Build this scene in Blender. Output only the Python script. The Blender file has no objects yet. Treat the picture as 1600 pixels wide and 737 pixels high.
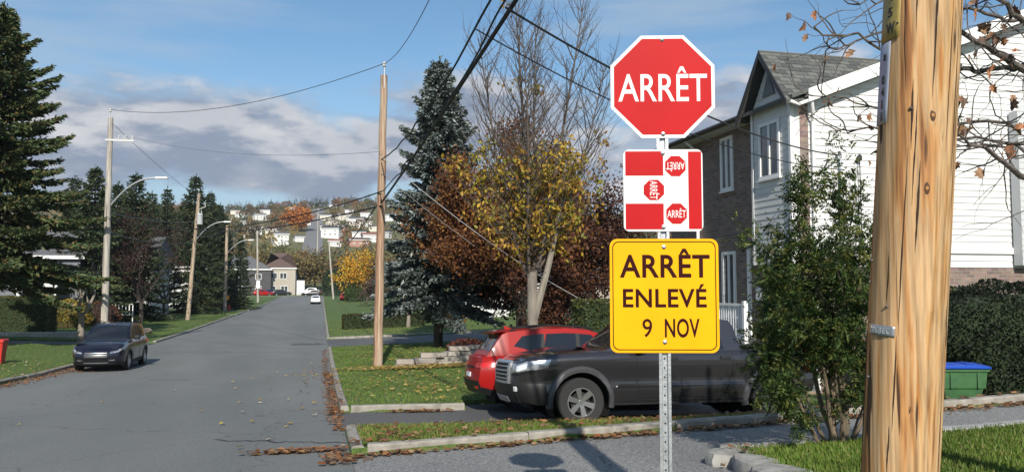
import bpy, bmesh, math, random
import numpy as np
from mathutils import Vector, Matrix

# ------------------------------------------------------------------ camera, sky, sun, exposure
scene = bpy.context.scene
COL = scene.collection
FPX = 1240.0
YAW = math.radians(13.5)
PITCH = math.atan((445 - 368.5) / FPX)
CZ = 1.6
cam_d = bpy.data.cameras.new('camera')
cam = bpy.data.objects.new('camera', cam_d)
COL.objects.link(cam)
cam_d.sensor_width = 36.0
cam_d.lens = FPX / 1600 * 36.0
cam_d.clip_start = 0.05
cam_d.clip_end = 6000
cam.location = (0, 0, CZ)
cam.rotation_euler = (math.pi / 2 + PITCH, 0, -YAW)
scene.camera = cam

SUN_DIR = Vector((0.57, 4.9, -3.17)).normalized()        # the way the light travels
SUN_EL = math.asin(-SUN_DIR.z)
SUN_AZ = math.atan2(-SUN_DIR.x, -SUN_DIR.y)              # clockwise from +Y
sun_d = bpy.data.lights.new('sun', 'SUN')
sun_d.energy = 4.7
sun_d.angle = math.radians(0.53)
sun_d.color = (1.0, 0.93, 0.82)
sun = bpy.data.objects.new('sun', sun_d)
COL.objects.link(sun)
sun.rotation_euler = SUN_DIR.to_track_quat('-Z', 'Y').to_euler()
sun.location = (0, -20, 30)

world = bpy.data.worlds.new('World')
scene.world = world
world.use_nodes = True
def build_world():
    nt = world.node_tree
    N, L = nt.nodes, nt.links
    N.clear()
    def n(t, **k):
        x = N.new(t)
        for a, b in k.items(): setattr(x, a, b)
        return x
    def math_(op, a, b=None, clamp=False):
        m = n('ShaderNodeMath', operation=op, use_clamp=clamp)
        for i, s in enumerate((a, b)):
            if s is None: continue
            if isinstance(s, (int, float)): m.inputs[i].default_value = s
            else: L.new(s, m.inputs[i])
        return m.outputs[0]
    def ramp(fac, lo, hi):
        m = n('ShaderNodeMapRange', interpolation_type='SMOOTHSTEP')
        L.new(fac, m.inputs[0]); m.inputs[1].default_value = lo; m.inputs[2].default_value = hi
        return m.outputs[0]
    sky = n('ShaderNodeTexSky', sky_type='NISHITA')
    sky.sun_disc = False
    sky.sun_elevation = SUN_EL
    sky.sun_rotation = SUN_AZ
    sky.air_density = 1.0
    sky.dust_density = 0.6
    sky.ozone_density = 2.0
    tc = n('ShaderNodeTexCoord')
    sep = n('ShaderNodeSeparateXYZ')
    L.new(tc.outputs['Generated'], sep.inputs[0])
    z = sep.outputs[2]
    def cloud(dz, scale, sx, off, detail):
        mp = n('ShaderNodeMapping')
        mp.inputs['Location'].default_value = (off, off * .7, dz)
        mp.inputs['Scale'].default_value = (1, 1, sx)
        L.new(tc.outputs['Generated'], mp.inputs[0])
        t = n('ShaderNodeTexNoise')
        t.inputs['Scale'].default_value = scale
        t.inputs['Detail'].default_value = detail
        t.inputs['Roughness'].default_value = 0.55
        L.new(mp.outputs[0], t.inputs['Vector'])
        return t.outputs['Fac']
    # cumulus belt low over the horizon, all round
    band = math_('MULTIPLY', ramp(z, 0.055, 0.125), math_('SUBTRACT', 1.0, ramp(z, 0.175, 0.32)))
    d0 = cloud(0.0, 5.0, 2.7, 3.1, 12)
    d1 = cloud(0.055, 5.0, 2.7, 3.1, 8)
    thick = math_('ADD', d0, math_('MULTIPLY', band, 0.36))
    mask = ramp(thick, 0.65, 0.86)
    lit = ramp(math_('SUBTRACT', d0, d1), -0.03, 0.085)
    cc = n('ShaderNodeMix', data_type='RGBA')
    puff = ramp(cloud(0.0, 11.0, 2.2, 1.3, 8), 0.42, 0.66)
    L.new(math_('ADD', math_('MULTIPLY', lit, 0.68), math_('MULTIPLY', puff, 0.32)), cc.inputs[0])
    cc.inputs[6].default_value = (2.6, 3.15, 4.2, 1)
    cc.inputs[7].default_value = (6.3, 6.4, 6.7, 1)
    # thin high streaks
    s0 = cloud(0.0, 2.6, 7.0, 8.7, 6)
    streak = math_('MULTIPLY', ramp(s0, 0.40, 0.72), 0.6)
    hz = math_('MULTIPLY', math_('SUBTRACT', 1.0, ramp(z, 0.0, 0.30)), 0.85)
    veil = math_('MAXIMUM', streak, hz)
    tint = n('ShaderNodeMix', data_type='RGBA', blend_type='MULTIPLY')
    tint.inputs[0].default_value = 1.0
    L.new(sky.outputs[0], tint.inputs[6])
    tint.inputs[7].default_value = (0.92, 1.14, 1.2, 1)
    m1 = n('ShaderNodeMix', data_type='RGBA')
    L.new(veil, m1.inputs[0]); L.new(tint.outputs[2], m1.inputs[6])
    m1.inputs[7].default_value = (4.1, 5.1, 6.2, 1)
    m2 = n('ShaderNodeMix', data_type='RGBA')
    L.new(mask, m2.inputs[0]); L.new(m1.outputs[2], m2.inputs[6]); L.new(cc.outputs[2], m2.inputs[7])
    bg = n('ShaderNodeBackground')
    bg.inputs['Strength'].default_value = 0.088
    L.new(m2.outputs[2], bg.inputs['Color'])
    out = n('ShaderNodeOutputWorld')
    L.new(bg.outputs[0], out.inputs[0])
build_world()
vs = scene.view_settings
vs.view_transform = 'Standard'
vs.look = 'None'
vs.exposure = 0.3
vs.gamma = 1.0
vs.use_curve_mapping = False
scene.render.engine = 'CYCLES'
scene.cycles.use_denoising = True
scene.cycles.max_bounces = 6
scene.cycles.transparent_max_bounces = 12

# ------------------------------------------------------------------ pixels to directions, the lie of the land
_fw = np.array([math.sin(YAW) * math.cos(PITCH), math.cos(YAW) * math.cos(PITCH), math.sin(PITCH)])
_rt = np.array([math.cos(YAW), -math.sin(YAW), 0.0])
_up = np.cross(_rt, _fw)
def ray(u, v): return _fw + _rt * ((u - 800) / FPX) + _up * ((368.5 - v) / FPX)
def px(u, v, X):
    r = ray(u, v); return np.array([0, 0, CZ]) + r * (X / r[0])
def py(u, v, Y):
    r = ray(u, v); return np.array([0, 0, CZ]) + r * (Y / r[1])
def pd(u, v, d): return np.array([0, 0, CZ]) + ray(u, v) * d
GY = [-30, 0, 10, 20, 30, 40, 60, 140, 190, 235, 280, 340, 600, 750, 900, 3000]
GZ = [1.6, 0, -.55, -1.1, -1.5, -1.7, -1.8, -1.78, -1.2, -1.0, 3, 15, 54, 68, 70, 60]
XR, XL = 0.40, -9.2                                       # kerb faces of the street
def base(x, y):
    z = float(np.interp(y, GY, GZ))
    fade = min(1.0, max(0.0, (190 - y) / 60))
    z += fade * ((0.03 - .045 * min(1, max(0, (y - 10.5) / 2.0)) * min(1, max(0, (30 - y) / 8))) * min(max(x - .3, 0), 30) + 0.035 * min(max(-8.8 - x, 0), 12))
    if y > 250:                                           # the far hillside rolls
        k = min(1.0, (y - 250) / 150)
        z += k * (4 * math.sin(x * .011 + 1.0) + 3 * math.sin(x * .027 + y * .01))
    return z
# paved rectangles (x0, x1, y0, y1) cut into the lawns
PAVED = [(XL, XR, -40, 196), (-160, 160, 196, 206),
         (XR, 30, 8.25, 10.4), (XR, 4.35, 6.6, 8.26), (XR, 2.9, 12.8, 16.0), (2.88, 10.4, 12.8, 17.15),
         (XR, 26, 42.6, 50.5), (-40, XL, 46.0, 49.5), (-30, XL, 92.0, 95.5), (-34, XL, 104.0, 110.0)]
RAISE = 0.10
def paved(x, y):
    for a, b, c, d in PAVED:
        if a <= x <= b and c <= y <= d: return True
    return False
def ground(x, y):
    return base(x, y) + (-0.04 if paved(x, y) else RAISE)
def gp(u, v):
    r = ray(u, v); t = 2.0
    while t < 3000:
        p = np.array([0, 0, CZ]) + r * t
        if p[2] < base(p[0], p[1]): return p
        t *= 1.002
    return p

# ------------------------------------------------------------------ materials
MATS = {}
def principled(name):
    m = bpy.data.materials.new(name); m.use_nodes = True
    return m, m.node_tree, m.node_tree.nodes['Principled BSDF']
def mat(name, col, rough=0.6, metal=0.0, col2=None, scale=8.0, bump=0.0, bscale=None, detail=6, coat=0.0,
        emit=None, stretch=(1, 1, 1), trans=0.0, lo=.35, hi=.65, spec=0.5):
    if name in MATS: return MATS[name]
    m, nt, b = principled(name)
    N, L = nt.nodes, nt.links
    b.inputs['Base Color'].default_value = (*col, 1)
    b.inputs['Roughness'].default_value = rough
    b.inputs['Metallic'].default_value = metal
    b.inputs['Specular IOR Level'].default_value = spec
    if coat: b.inputs['Coat Weight'].default_value = coat; b.inputs['Coat Roughness'].default_value = 0.06
    if trans: b.inputs['Transmission Weight'].default_value = trans
    if emit: b.inputs['Emission Color'].default_value = (*emit[0], 1); b.inputs['Emission Strength'].default_value = emit[1]
    if col2 is not None or bump:
        tc = N.new('ShaderNodeTexCoord'); mp = N.new('ShaderNodeMapping')
        mp.inputs['Scale'].default_value = stretch
        L.new(tc.outputs['Object'], mp.inputs[0])
    if col2 is not None:
        t = N.new('ShaderNodeTexNoise'); t.inputs['Scale'].default_value = scale; t.inputs['Detail'].default_value = detail
        L.new(mp.outputs[0], t.inputs['Vector'])
        r = N.new('ShaderNodeMapRange'); r.inputs[1].default_value = lo; r.inputs[2].default_value = hi
        L.new(t.outputs['Fac'], r.inputs[0])
        mx = N.new('ShaderNodeMix'); mx.data_type = 'RGBA'
        mx.inputs[6].default_value = (*col, 1); mx.inputs[7].default_value = (*col2, 1)
        L.new(r.outputs[0], mx.inputs[0]); L.new(mx.outputs[2], b.inputs['Base Color'])
    if bump:
        t2 = N.new('ShaderNodeTexNoise'); t2.inputs['Scale'].default_value = bscale or scale * 4; t2.inputs['Detail'].default_value = 4
        L.new(mp.outputs[0], t2.inputs['Vector'])
        bp = N.new('ShaderNodeBump'); bp.inputs['Strength'].default_value = bump; bp.inputs['Distance'].default_value = 0.02
        L.new(t2.outputs['Fac'], bp.inputs['Height']); L.new(bp.outputs[0], b.inputs['Normal'])
    MATS[name] = m
    return m
def leafmat(name, transl=0.3, rough=0.55):
    """leaf colour is read from the leaf's own colour attribute"""
    if name in MATS: return MATS[name]
    m, nt, b = principled(name); N, L = nt.nodes, nt.links
    a = N.new('ShaderNodeAttribute'); a.attribute_name = 'leaf_colour'
    L.new(a.outputs['Color'], b.inputs['Base Color'])
    b.inputs['Roughness'].default_value = rough
    b.inputs['Specular IOR Level'].default_value = 0.3
    tr = N.new('ShaderNodeBsdfTranslucent'); L.new(a.outputs['Color'], tr.inputs[0])
    mx = N.new('ShaderNodeMixShader'); mx.inputs[0].default_value = transl
    L.new(b.outputs[0], mx.inputs[1]); L.new(tr.outputs[0], mx.inputs[2])
    L.new(mx.outputs[0], N['Material Output'].inputs[0])
    MATS[name] = m
    return m
LEAF = leafmat('leaf', 0.3)
NEEDLE = leafmat('needle', 0.06, 0.6)

def asphalt(name, c1, c2, speck=0.5, fs=55):
    m, nt, b = principled(name); N, L = nt.nodes, nt.links
    tc = N.new('ShaderNodeTexCoord')
    def noise(s, d, st=(1, 1, 1)):
        mp = N.new('ShaderNodeMapping'); mp.inputs['Scale'].default_value = st
        L.new(tc.outputs['Object'], mp.inputs[0])
        t = N.new('ShaderNodeTexNoise'); t.inputs['Scale'].default_value = s; t.inputs['Detail'].default_value = d
        L.new(mp.outputs[0], t.inputs['Vector']); return t.outputs['Fac']
    def rng(f, lo, hi, a=0., bb=1.):
        r = N.new('ShaderNodeMapRange'); L.new(f, r.inputs[0])
        for i, q in enumerate((lo, hi, a, bb)): r.inputs[i + 1].default_value = q
        return r.outputs[0]
    mx = N.new('ShaderNodeMix'); mx.data_type = 'RGBA'
    mx.inputs[6].default_value = (*c1, 1); mx.inputs[7].default_value = (*c2, 1)
    L.new(rng(noise(0.35, 6, (1, .25, 1)), .35, .65), mx.inputs[0])
    sp = N.new('ShaderNodeMix'); sp.data_type = 'RGBA'; sp.blend_type = 'MULTIPLY'
    sp.inputs[0].default_value = speck
    L.new(mx.outputs[2], sp.inputs[6])
    g = N.new('ShaderNodeMix'); g.data_type = 'RGBA'
    g.inputs[6].default_value = (.35, .35, .35, 1); g.inputs[7].default_value = (1.9, 1.9, 1.85, 1)
    fine = noise(fs, 3)
    L.new(rng(fine, .3, .72), g.inputs[0]); L.new(g.outputs[2], sp.inputs[7])
    # wandering cracks
    vo = N.new('ShaderNodeTexVoronoi'); vo.feature = 'DISTANCE_TO_EDGE'; vo.inputs['Scale'].default_value = 0.22
    ds = N.new('ShaderNodeTexNoise'); ds.inputs['Scale'].default_value = 1.4; ds.inputs['Detail'].default_value = 5
    L.new(tc.outputs['Object'], ds.inputs['Vector'])
    ad = N.new('ShaderNodeMix'); ad.data_type = 'RGBA'; ad.blend_type = 'ADD'; ad.inputs[0].default_value = .9
    L.new(tc.outputs['Object'], ad.inputs[6]); L.new(ds.outputs['Color'], ad.inputs[7]); L.new(ad.outputs[2], vo.inputs['Vector'])
    ck = N.new('ShaderNodeMix'); ck.data_type = 'RGBA'
    ck.inputs[6].default_value = (.022, .022, .023, 1)
    L.new(rng(vo.outputs['Distance'], .0, .0035, .35, 1.), ck.inputs[0]); L.new(sp.outputs[2], ck.inputs[7])
    L.new(ck.outputs[2], b.inputs['Base Color'])
    b.inputs['Roughness'].default_value = .85
    bp = N.new('ShaderNodeBump'); bp.inputs['Strength'].default_value = .5; bp.inputs['Distance'].default_value = .01
    L.new(fine, bp.inputs['Height']); L.new(bp.outputs[0], b.inputs['Normal'])
    MATS[name] = m
    return m
def brickmat(name, c1, c2, mortar, sc=1.0):
    m, nt, b = principled(name); N, L = nt.nodes, nt.links
    tc = N.new('ShaderNodeTexCoord')
    # bricks run along whichever wall they are on: u = x + y, v = z
    sp = N.new('ShaderNodeSeparateXYZ'); L.new(tc.outputs['Object'], sp.inputs[0])
    ad = N.new('ShaderNodeMath'); ad.operation = 'ADD'; L.new(sp.outputs[0], ad.inputs[0]); L.new(sp.outputs[1], ad.inputs[1])
    cb = N.new('ShaderNodeCombineXYZ'); L.new(ad.outputs[0], cb.inputs[0]); L.new(sp.outputs[2], cb.inputs[1])
    br = N.new('ShaderNodeTexBrick')
    br.inputs['Color1'].default_value = (*c1, 1); br.inputs['Color2'].default_value = (*c2, 1); br.inputs['Mortar'].default_value = (*mortar, 1)
    br.inputs['Scale'].default_value = sc
    br.inputs['Brick Width'].default_value = .25; br.inputs['Row Height'].default_value = .085; br.inputs['Mortar Size'].default_value = .009
    L.new(cb.outputs[0], br.inputs['Vector'])
    t = N.new('ShaderNodeTexNoise'); t.inputs['Scale'].default_value = 7; t.inputs['Detail'].default_value = 6
    L.new(tc.outputs['Object'], t.inputs['Vector'])
    mx = N.new('ShaderNodeMix'); mx.data_type = 'RGBA'; mx.blend_type = 'MULTIPLY'; mx.inputs[0].default_value = .55
    L.new(br.outputs['Color'], mx.inputs[6]); L.new(t.outputs['Color'], mx.inputs[7])
    hs = N.new('ShaderNodeHueSaturation'); hs.inputs['Saturation'].default_value = .75; hs.inputs['Value'].default_value = 1.0
    L.new(mx.outputs[2], hs.inputs['Color']); L.new(hs.outputs[0], b.inputs['Base Color'])
    b.inputs['Roughness'].default_value = .85
    bp = N.new('ShaderNodeBump'); bp.inputs['Strength'].default_value = .6; bp.inputs['Distance'].default_value = .012
    iv = N.new('ShaderNodeMath'); iv.operation = 'SUBTRACT'; iv.inputs[0].default_value = 1; L.new(br.outputs['Fac'], iv.inputs[1])
    L.new(iv.outputs[0], bp.inputs['Height']); L.new(bp.outputs[0], b.inputs['Normal'])
    MATS[name] = m
    return m

# ------------------------------------------------------------------ mesh helpers
class MB:
    def __init__(s): s.v = []; s.f = []
    def add(s, vs_, fs):
        o = len(s.v); s.v.extend([tuple(map(float, q)) for q in vs_]); s.f.extend([tuple(i + o for i in f) for f in fs]); return s
    def box(s, x0, x1, y0, y1, z0, z1):
        return s.add([(x0, y0, z0), (x1, y0, z0), (x1, y1, z0), (x0, y1, z0), (x0, y0, z1), (x1, y0, z1), (x1, y1, z1), (x0, y1, z1)],
                     [(3, 2, 1, 0), (4, 5, 6, 7), (0, 1, 5, 4), (1, 2, 6, 5), (2, 3, 7, 6), (3, 0, 4, 7)])
    def hexa(s, p):
        return s.add(p, [(3, 2, 1, 0), (4, 5, 6, 7), (0, 1, 5, 4), (1, 2, 6, 5), (2, 3, 7, 6), (3, 0, 4, 7)])
    def tube(s, pts, rad, n=8, caps=True):
        pts = [Vector(p) for p in pts]
        if isinstance(rad, (int, float)): rad = [rad] * len(pts)
        vs_ = []; ref = None
        for i, p in enumerate(pts):
            t = (pts[min(i + 1, len(pts) - 1)] - pts[max(i - 1, 0)])
            t = t.normalized() if t.length > 1e-9 else Vector((0, 0, 1))
            if ref is None: ref = Vector((1, 0, 0)) if abs(t.x) < .9 else Vector((0, 1, 0))
            a = (ref - t * ref.dot(t)).normalized(); ref = a
            b = t.cross(a)
            for k in range(n):
                an = 2 * math.pi * k / n
                vs_.append(p + (a * math.cos(an) + b * math.sin(an)) * rad[i])
        fs = []
        for i in range(len(pts) - 1):
            for k in range(n):
                k2 = (k + 1) % n
                fs.append((i * n + k, i * n + k2, (i + 1) * n + k2, (i + 1) * n + k))
        if caps:
            fs.append(tuple(range(n))[::-1]); fs.append(tuple(range((len(pts) - 1) * n, len(pts) * n)))
        return s.add(vs_, fs)
    def lathe(s, prof, n=24, axis='z', c=(0, 0, 0), cap=True):
        """prof: (radius, height) pairs, turned about the axis"""
        vs_ = []; fs = []
        for r, h in prof:
            for k in range(n):
                a = 2 * math.pi * k / n
                p = {'z': (r * math.cos(a), r * math.sin(a), h), 'y': (r * math.cos(a), h, r * math.sin(a)), 'x': (h, r * math.cos(a), r * math.sin(a))}[axis]
                vs_.append((p[0] + c[0], p[1] + c[1], p[2] + c[2]))
        for i in range(len(prof) - 1):
            for k in range(n):
                k2 = (k + 1) % n
                fs.append((i * n + k, i * n + k2, (i + 1) * n + k2, (i + 1) * n + k))
        if cap and prof[0][0] > 1e-6: fs.append(tuple(range(n))[::-1])
        if cap and prof[-1][0] > 1e-6: fs.append(tuple(range((len(prof) - 1) * n, len(prof) * n)))
        return s.add(vs_, fs)
    def grid(s, P):
        """P[i][j] points"""
        r, c = len(P), len(P[0])
        return s.add([q for row in P for q in row], [(i * c + j, i * c + j + 1, (i + 1) * c + j + 1, (i + 1) * c + j) for i in range(r - 1) for j in range(c - 1)])
    def prism(s, poly, h0, h1, axis='z'):
        n = len(poly)
        def m(p, h): return {'z': (p[0], p[1], h), 'y': (p[0], h, p[1]), 'x': (h, p[0], p[1])}[axis]
        return s.add([m(p, h0) for p in poly] + [m(p, h1) for p in poly],
                     [tuple(range(n))[::-1], tuple(range(n, 2 * n))] + [(i, (i + 1) % n, n + (i + 1) % n, n + i) for i in range(n)])
    def mesh(s, name, smooth=False, angle=40):
        me = bpy.data.meshes.new(name)
        me.from_pydata(s.v, [], s.f)
        bm = bmesh.new(); bm.from_mesh(me)
        bmesh.ops.recalc_face_normals(bm, faces=bm.faces)
        if smooth:
            for f in bm.faces: f.smooth = True
            ca = math.radians(angle)
            for e in bm.edges:
                if len(e.link_faces) == 2 and e.calc_face_angle(0) > ca: e.smooth = False
        bm.to_mesh(me); bm.free()
        return me
    def build(s, name, material, parent=None, smooth=False, loc=None, angle=40, bevel=0):
        me = s.mesh(name, smooth, angle)
        o = link(name, me, material, parent, loc)
        if bevel:
            b = o.modifiers.new('bevel', 'BEVEL'); b.width = bevel; b.segments = 2; b.limit_method = 'ANGLE'
        return o
def link(name, me, material, parent=None, loc=None):
    if material is not None and not me.materials: me.materials.append(material)
    o = bpy.data.objects.new(name, me); COL.objects.link(o)
    if parent is not None: o.parent = parent
    if loc is not None: o.location = loc
    return o
def tag(o, label=None, cat=None, group=None, kind=None):
    if label: o['label'] = label
    if cat: o['category'] = cat
    if group: o['group'] = group
    if kind: o['kind'] = kind
    return o
def thing(name, label, cat, loc=(0, 0, 0), rz=0.0, group=None):
    o = bpy.data.objects.new(name, None); COL.objects.link(o)
    o.empty_display_size = .2
    o.location = tuple(map(float, loc)); o.rotation_euler = (0, 0, rz)
    return tag(o, label, cat, group)
def copy_tree(o, parent=None):
    c = o.copy(); COL.objects.link(c)
    if parent is not None: c.parent = parent
    for ch in list(o.children): copy_tree(ch, c)
    return c
def raw_mesh(name, V, Fq, cols=None):
    """fast mesh from numpy: V (n,3), Fq (m,k) with one k; cols (n,3)"""
    me = bpy.data.meshes.new(name)
    n, (m, k) = len(V), Fq.shape
    me.vertices.add(n); me.vertices.foreach_set('co', np.ascontiguousarray(V, dtype=np.float32).ravel())
    me.loops.add(m * k); me.loops.foreach_set('vertex_index', np.ascontiguousarray(Fq, dtype=np.int32).ravel())
    me.polygons.add(m); me.polygons.foreach_set('loop_start', np.arange(0, m * k, k, dtype=np.int32))
    me.update(calc_edges=True)
    if cols is not None:
        at = me.attributes.new('leaf_colour', 'FLOAT_COLOR', 'POINT')
        at.data.foreach_set('color', np.hstack([cols, np.ones((n, 1))]).astype(np.float32).ravel())
    return me
# ------------------------------------------------------------------ the setting
RNG = np.random.default_rng(7)
random.seed(7)
ASPH = asphalt('street_asphalt', (.125, .132, .132), (.16, .165, .162))
ASPH2 = asphalt('drive_asphalt', (.075, .076, .078), (.115, .115, .115), .75)
ASPH3 = asphalt('worn_drive_asphalt', (.15, .15, .152), (.21, .21, .208), .9, 34)
CONC = mat('kerb_concrete', (.33, .31, .27), .9, col2=(.2, .185, .16), scale=5, bump=.5, bscale=40)
def lawn_material():
    m, nt, b = principled('lawn'); N, L = nt.nodes, nt.links
    tc = N.new('ShaderNodeTexCoord')
    def noise(s, d):
        t = N.new('ShaderNodeTexNoise'); t.inputs['Scale'].default_value = s; t.inputs['Detail'].default_value = d
        L.new(tc.outputs['Object'], t.inputs['Vector']); return t
    def mix(f, lo, hi, a, c):
        r = N.new('ShaderNodeMapRange'); L.new(f, r.inputs[0]); r.inputs[1].default_value = lo; r.inputs[2].default_value = hi
        x = N.new('ShaderNodeMix'); x.data_type = 'RGBA'; L.new(r.outputs[0], x.inputs[0])
        for i, q in ((6, a), (7, c)):
            if isinstance(q, tuple): x.inputs[i].default_value = (*q, 1)
            else: L.new(q, x.inputs[i])
        return x.outputs[2]
    c1 = mix(noise(.5, 6).outputs['Fac'], .35, .65, (.07, .125, .02), (.11, .16, .035))
    c2 = mix(noise(14, 5).outputs['Fac'], .38, .7, c1, (.045, .08, .014))
    c3 = mix(noise(2.2, 4).outputs['Fac'], .62, .78, c2, (.15, .13, .05))
    # the wooded far hillside
    sp = N.new('ShaderNodeSeparateXYZ'); L.new(tc.outputs['Object'], sp.inputs[0])
    hill = mix(noise(.03, 6).outputs['Fac'], .4, .6, (.15, .12, .05), (.11, .115, .045))
    c4 = mix(sp.outputs[1], 225, 260, c3, hill)
    L.new(c4, b.inputs['Base Color']); b.inputs['Roughness'].default_value = .9
    bp = N.new('ShaderNodeBump'); bp.inputs['Strength'].default_value = .8; bp.inputs['Distance'].default_value = .04
    L.new(noise(30, 4).outputs['Fac'], bp.inputs['Height']); L.new(bp.outputs[0], b.inputs['Normal'])
    return m
def terrain():
    xs = set(); ys = set()
    for a, b, c, d in PAVED:
        for q in (a, b): xs.update((round(q - .012, 3), round(q + .012, 3)))
        for q in (c, d): ys.update((round(q - .012, 3), round(q + .012, 3)))
    xs.update(np.round(np.concatenate([np.arange(-60, 60, 1.5), np.arange(-900, -60, 30), np.arange(60, 901, 30)]), 2))
    ys.update(np.round(np.concatenate([np.arange(-40, 60, 1.0), np.arange(60, 240, 5), np.arange(240, 900, 12), [1000, 1400, 2200, 3000]]), 2))
    xs = np.array(sorted(xs)); ys = np.array(sorted(ys))
    V = np.array([(x, y, ground(x, y)) for y in ys for x in xs])
    nx = len(xs); i, j = np.meshgrid(np.arange(len(ys) - 1), np.arange(nx - 1), indexing='ij')
    a = (i * nx + j).ravel()
    o = link('ground', raw_mesh('ground', V, np.stack([a, a + 1, a + nx + 1, a + nx], 1)), lawn_material())
    tag(o, kind='structure')
    for p in o.data.polygons: p.use_smooth = False
terrain()
def sheet(name, x0, x1, y0, y1, m, dz=0.0, step=1.0, xstep=None):
    xs = np.linspace(x0, x1, max(2, int((x1 - x0) / (xstep or 1.5)) + 1)); ys = np.linspace(y0, y1, max(2, int((y1 - y0) / step) + 1))
    V = np.array([(x, y, base(x, y) + dz) for y in ys for x in xs]); nx = len(xs)
    i, j = np.meshgrid(np.arange(len(ys) - 1), np.arange(nx - 1), indexing='ij'); a = (i * nx + j).ravel()
    o = link(name, raw_mesh(name, V, np.stack([a, a + 1, a + nx + 1, a + nx], 1)), m)
    return tag(o, kind='structure')
sheet('road', XL, XR, -40, 195.9, ASPH)
sheet('cross_road', -160, 160, 196, 206, mat('far_road', (.2, .2, .19), .9), .01)
sheet('driveway', XR + .004, 30, 8.25, 10.4, ASPH3, .002)
sheet('driveway', XR + .004, 4.35, 6.6, 8.247, ASPH3, .002)
sheet('driveway', XR + .004, 2.885, 12.8, 16.0, ASPH2, .002)
sheet('driveway', 2.888, 10.4, 12.8, 17.15, ASPH2, .002)
sheet('driveway', XR + .004, 26, 42.6, 50.5, ASPH2, .002)
sheet('driveway', -40, XL - .004, 46.0, 49.5, ASPH2, .002)
PALE = mat('pale_concrete', (.42, .41, .38), .9, col2=(.33, .32, .29), scale=2)
sheet('path', -30, XL - .004, 92.0, 95.5, PALE, .002)
sheet('driveway', -34, XL - .004, 104.0, 110.0, ASPH2, .002)
def ribbon(name, pts, width, m, dz=.004):
    """a strip laid on the paving along pts"""
    mb = MB(); P = []
    for i, p in enumerate(pts):
        a = np.array(pts[max(i - 1, 0)]); b = np.array(pts[min(i + 1, len(pts) - 1)]); t = (b - a) / np.linalg.norm(b - a); nrm = np.array([-t[1], t[0]])
        w = width * (1 + .5 * random.uniform(-1, 1)) / 2
        P.append([(*(np.array(p) + nrm * w), base(*p) + dz), (*(np.array(p) - nrm * w), base(*p) + dz)])
    return tag(mb.grid(P).build(name, m), kind='structure')
TAR = mat('old_tar', (.035, .035, .036), .7)
patch = [(x, 46.5 + .25 * math.sin(x * 3)) for x in np.linspace(-1.6, .3, 14)]
ribbon('asphalt_patch', patch, 1.7, mat('patch_asphalt', (.06, .06, .062), .9, col2=(.09, .09, .09), scale=9))
for k, (x0, y0, x1, y1) in enumerate([(-9, 42.5, .3, 40.5), (-5.2, 27.2, -3.9, 27.0), (-9.1, 71, .3, 69.6), (-1.5, 12.6, .38, 11.7), (-9, 56, .3, 57.2)]):
    ribbon('road_crack', [(x0 + (x1 - x0) * t + random.uniform(-.05, .05), y0 + (y1 - y0) * t + random.uniform(-.12, .12)) for t in np.linspace(0, 1, 24)], .05, TAR)

def kerb(name, x0, y0, x1, y1, w=.16, piece=2.4, rise=.03, m=CONC):
    root = tag(thing(name, None, None), kind='structure')
    L_ = math.hypot(x1 - x0, y1 - y0); n = max(1, int(L_ / piece)); t = np.array([x1 - x0, y1 - y0]) / L_; nr = np.array([-t[1], t[0]])
    for i in range(n):
        a = np.array([x0, y0]) + t * (L_ * i / n + .006); b = np.array([x0, y0]) + t * (L_ * (i + 1) / n - .006)
        j = random.uniform(-.008, .008); mb = MB(); P = []
        sub = 4
        for k in range(sub + 1):
            c = a + (b - a) * k / sub + nr * (j + random.uniform(-.004, .004)); d = c + nr * w
            zc = base(*c) ; top = zc + RAISE + rise + random.uniform(-.006, .006)
            P.append([(*c, zc - .12), (*c, top - .025), (*(c + nr * .025), top), (*(d - nr * .02), top), (*d, top - .02), (*d, zc - .12)])
        mb.grid(P); mb.add(P[0], [(0, 1, 2, 3, 4, 5)]); mb.add(P[-1], [(5, 4, 3, 2, 1, 0)])
        mb.build('kerb_stone', m, root)
kerb('kerb', XR + .16, 10.42, XR + .16, 12.8)
kerb('kerb', XR + .16, 16.0, XR + .16, 42.6)
kerb('kerb', XR + .16, 50.5, XR + .16, 190, piece=6)
kerb('kerb', XL, 24, XL, 46, w=.18)
kerb('kerb', XL, 49.5, XL, 92, w=.18, piece=4)
kerb('kerb', XL, 95.5, XL, 104, w=.18, piece=4)
kerb('kerb', XL, 110, XL, 190, w=.18, piece=8)
kerb('kerb', XR + .2, 10.4, 24, 10.4, w=.17, piece=2.0)
kerb('kerb', XR + .2, 16.0, 2.86, 16.0, w=.16, piece=1.2)
kerb('kerb', XR + .2, 50.5, 26, 50.5, w=.22, piece=4)
kerb('kerb', 5.2, 8.06, 24, 8.06, w=.18, piece=1.6, m=mat('grey_slab', (.36, .36, .36), .9, col2=(.26, .26, .26), scale=4))

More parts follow.
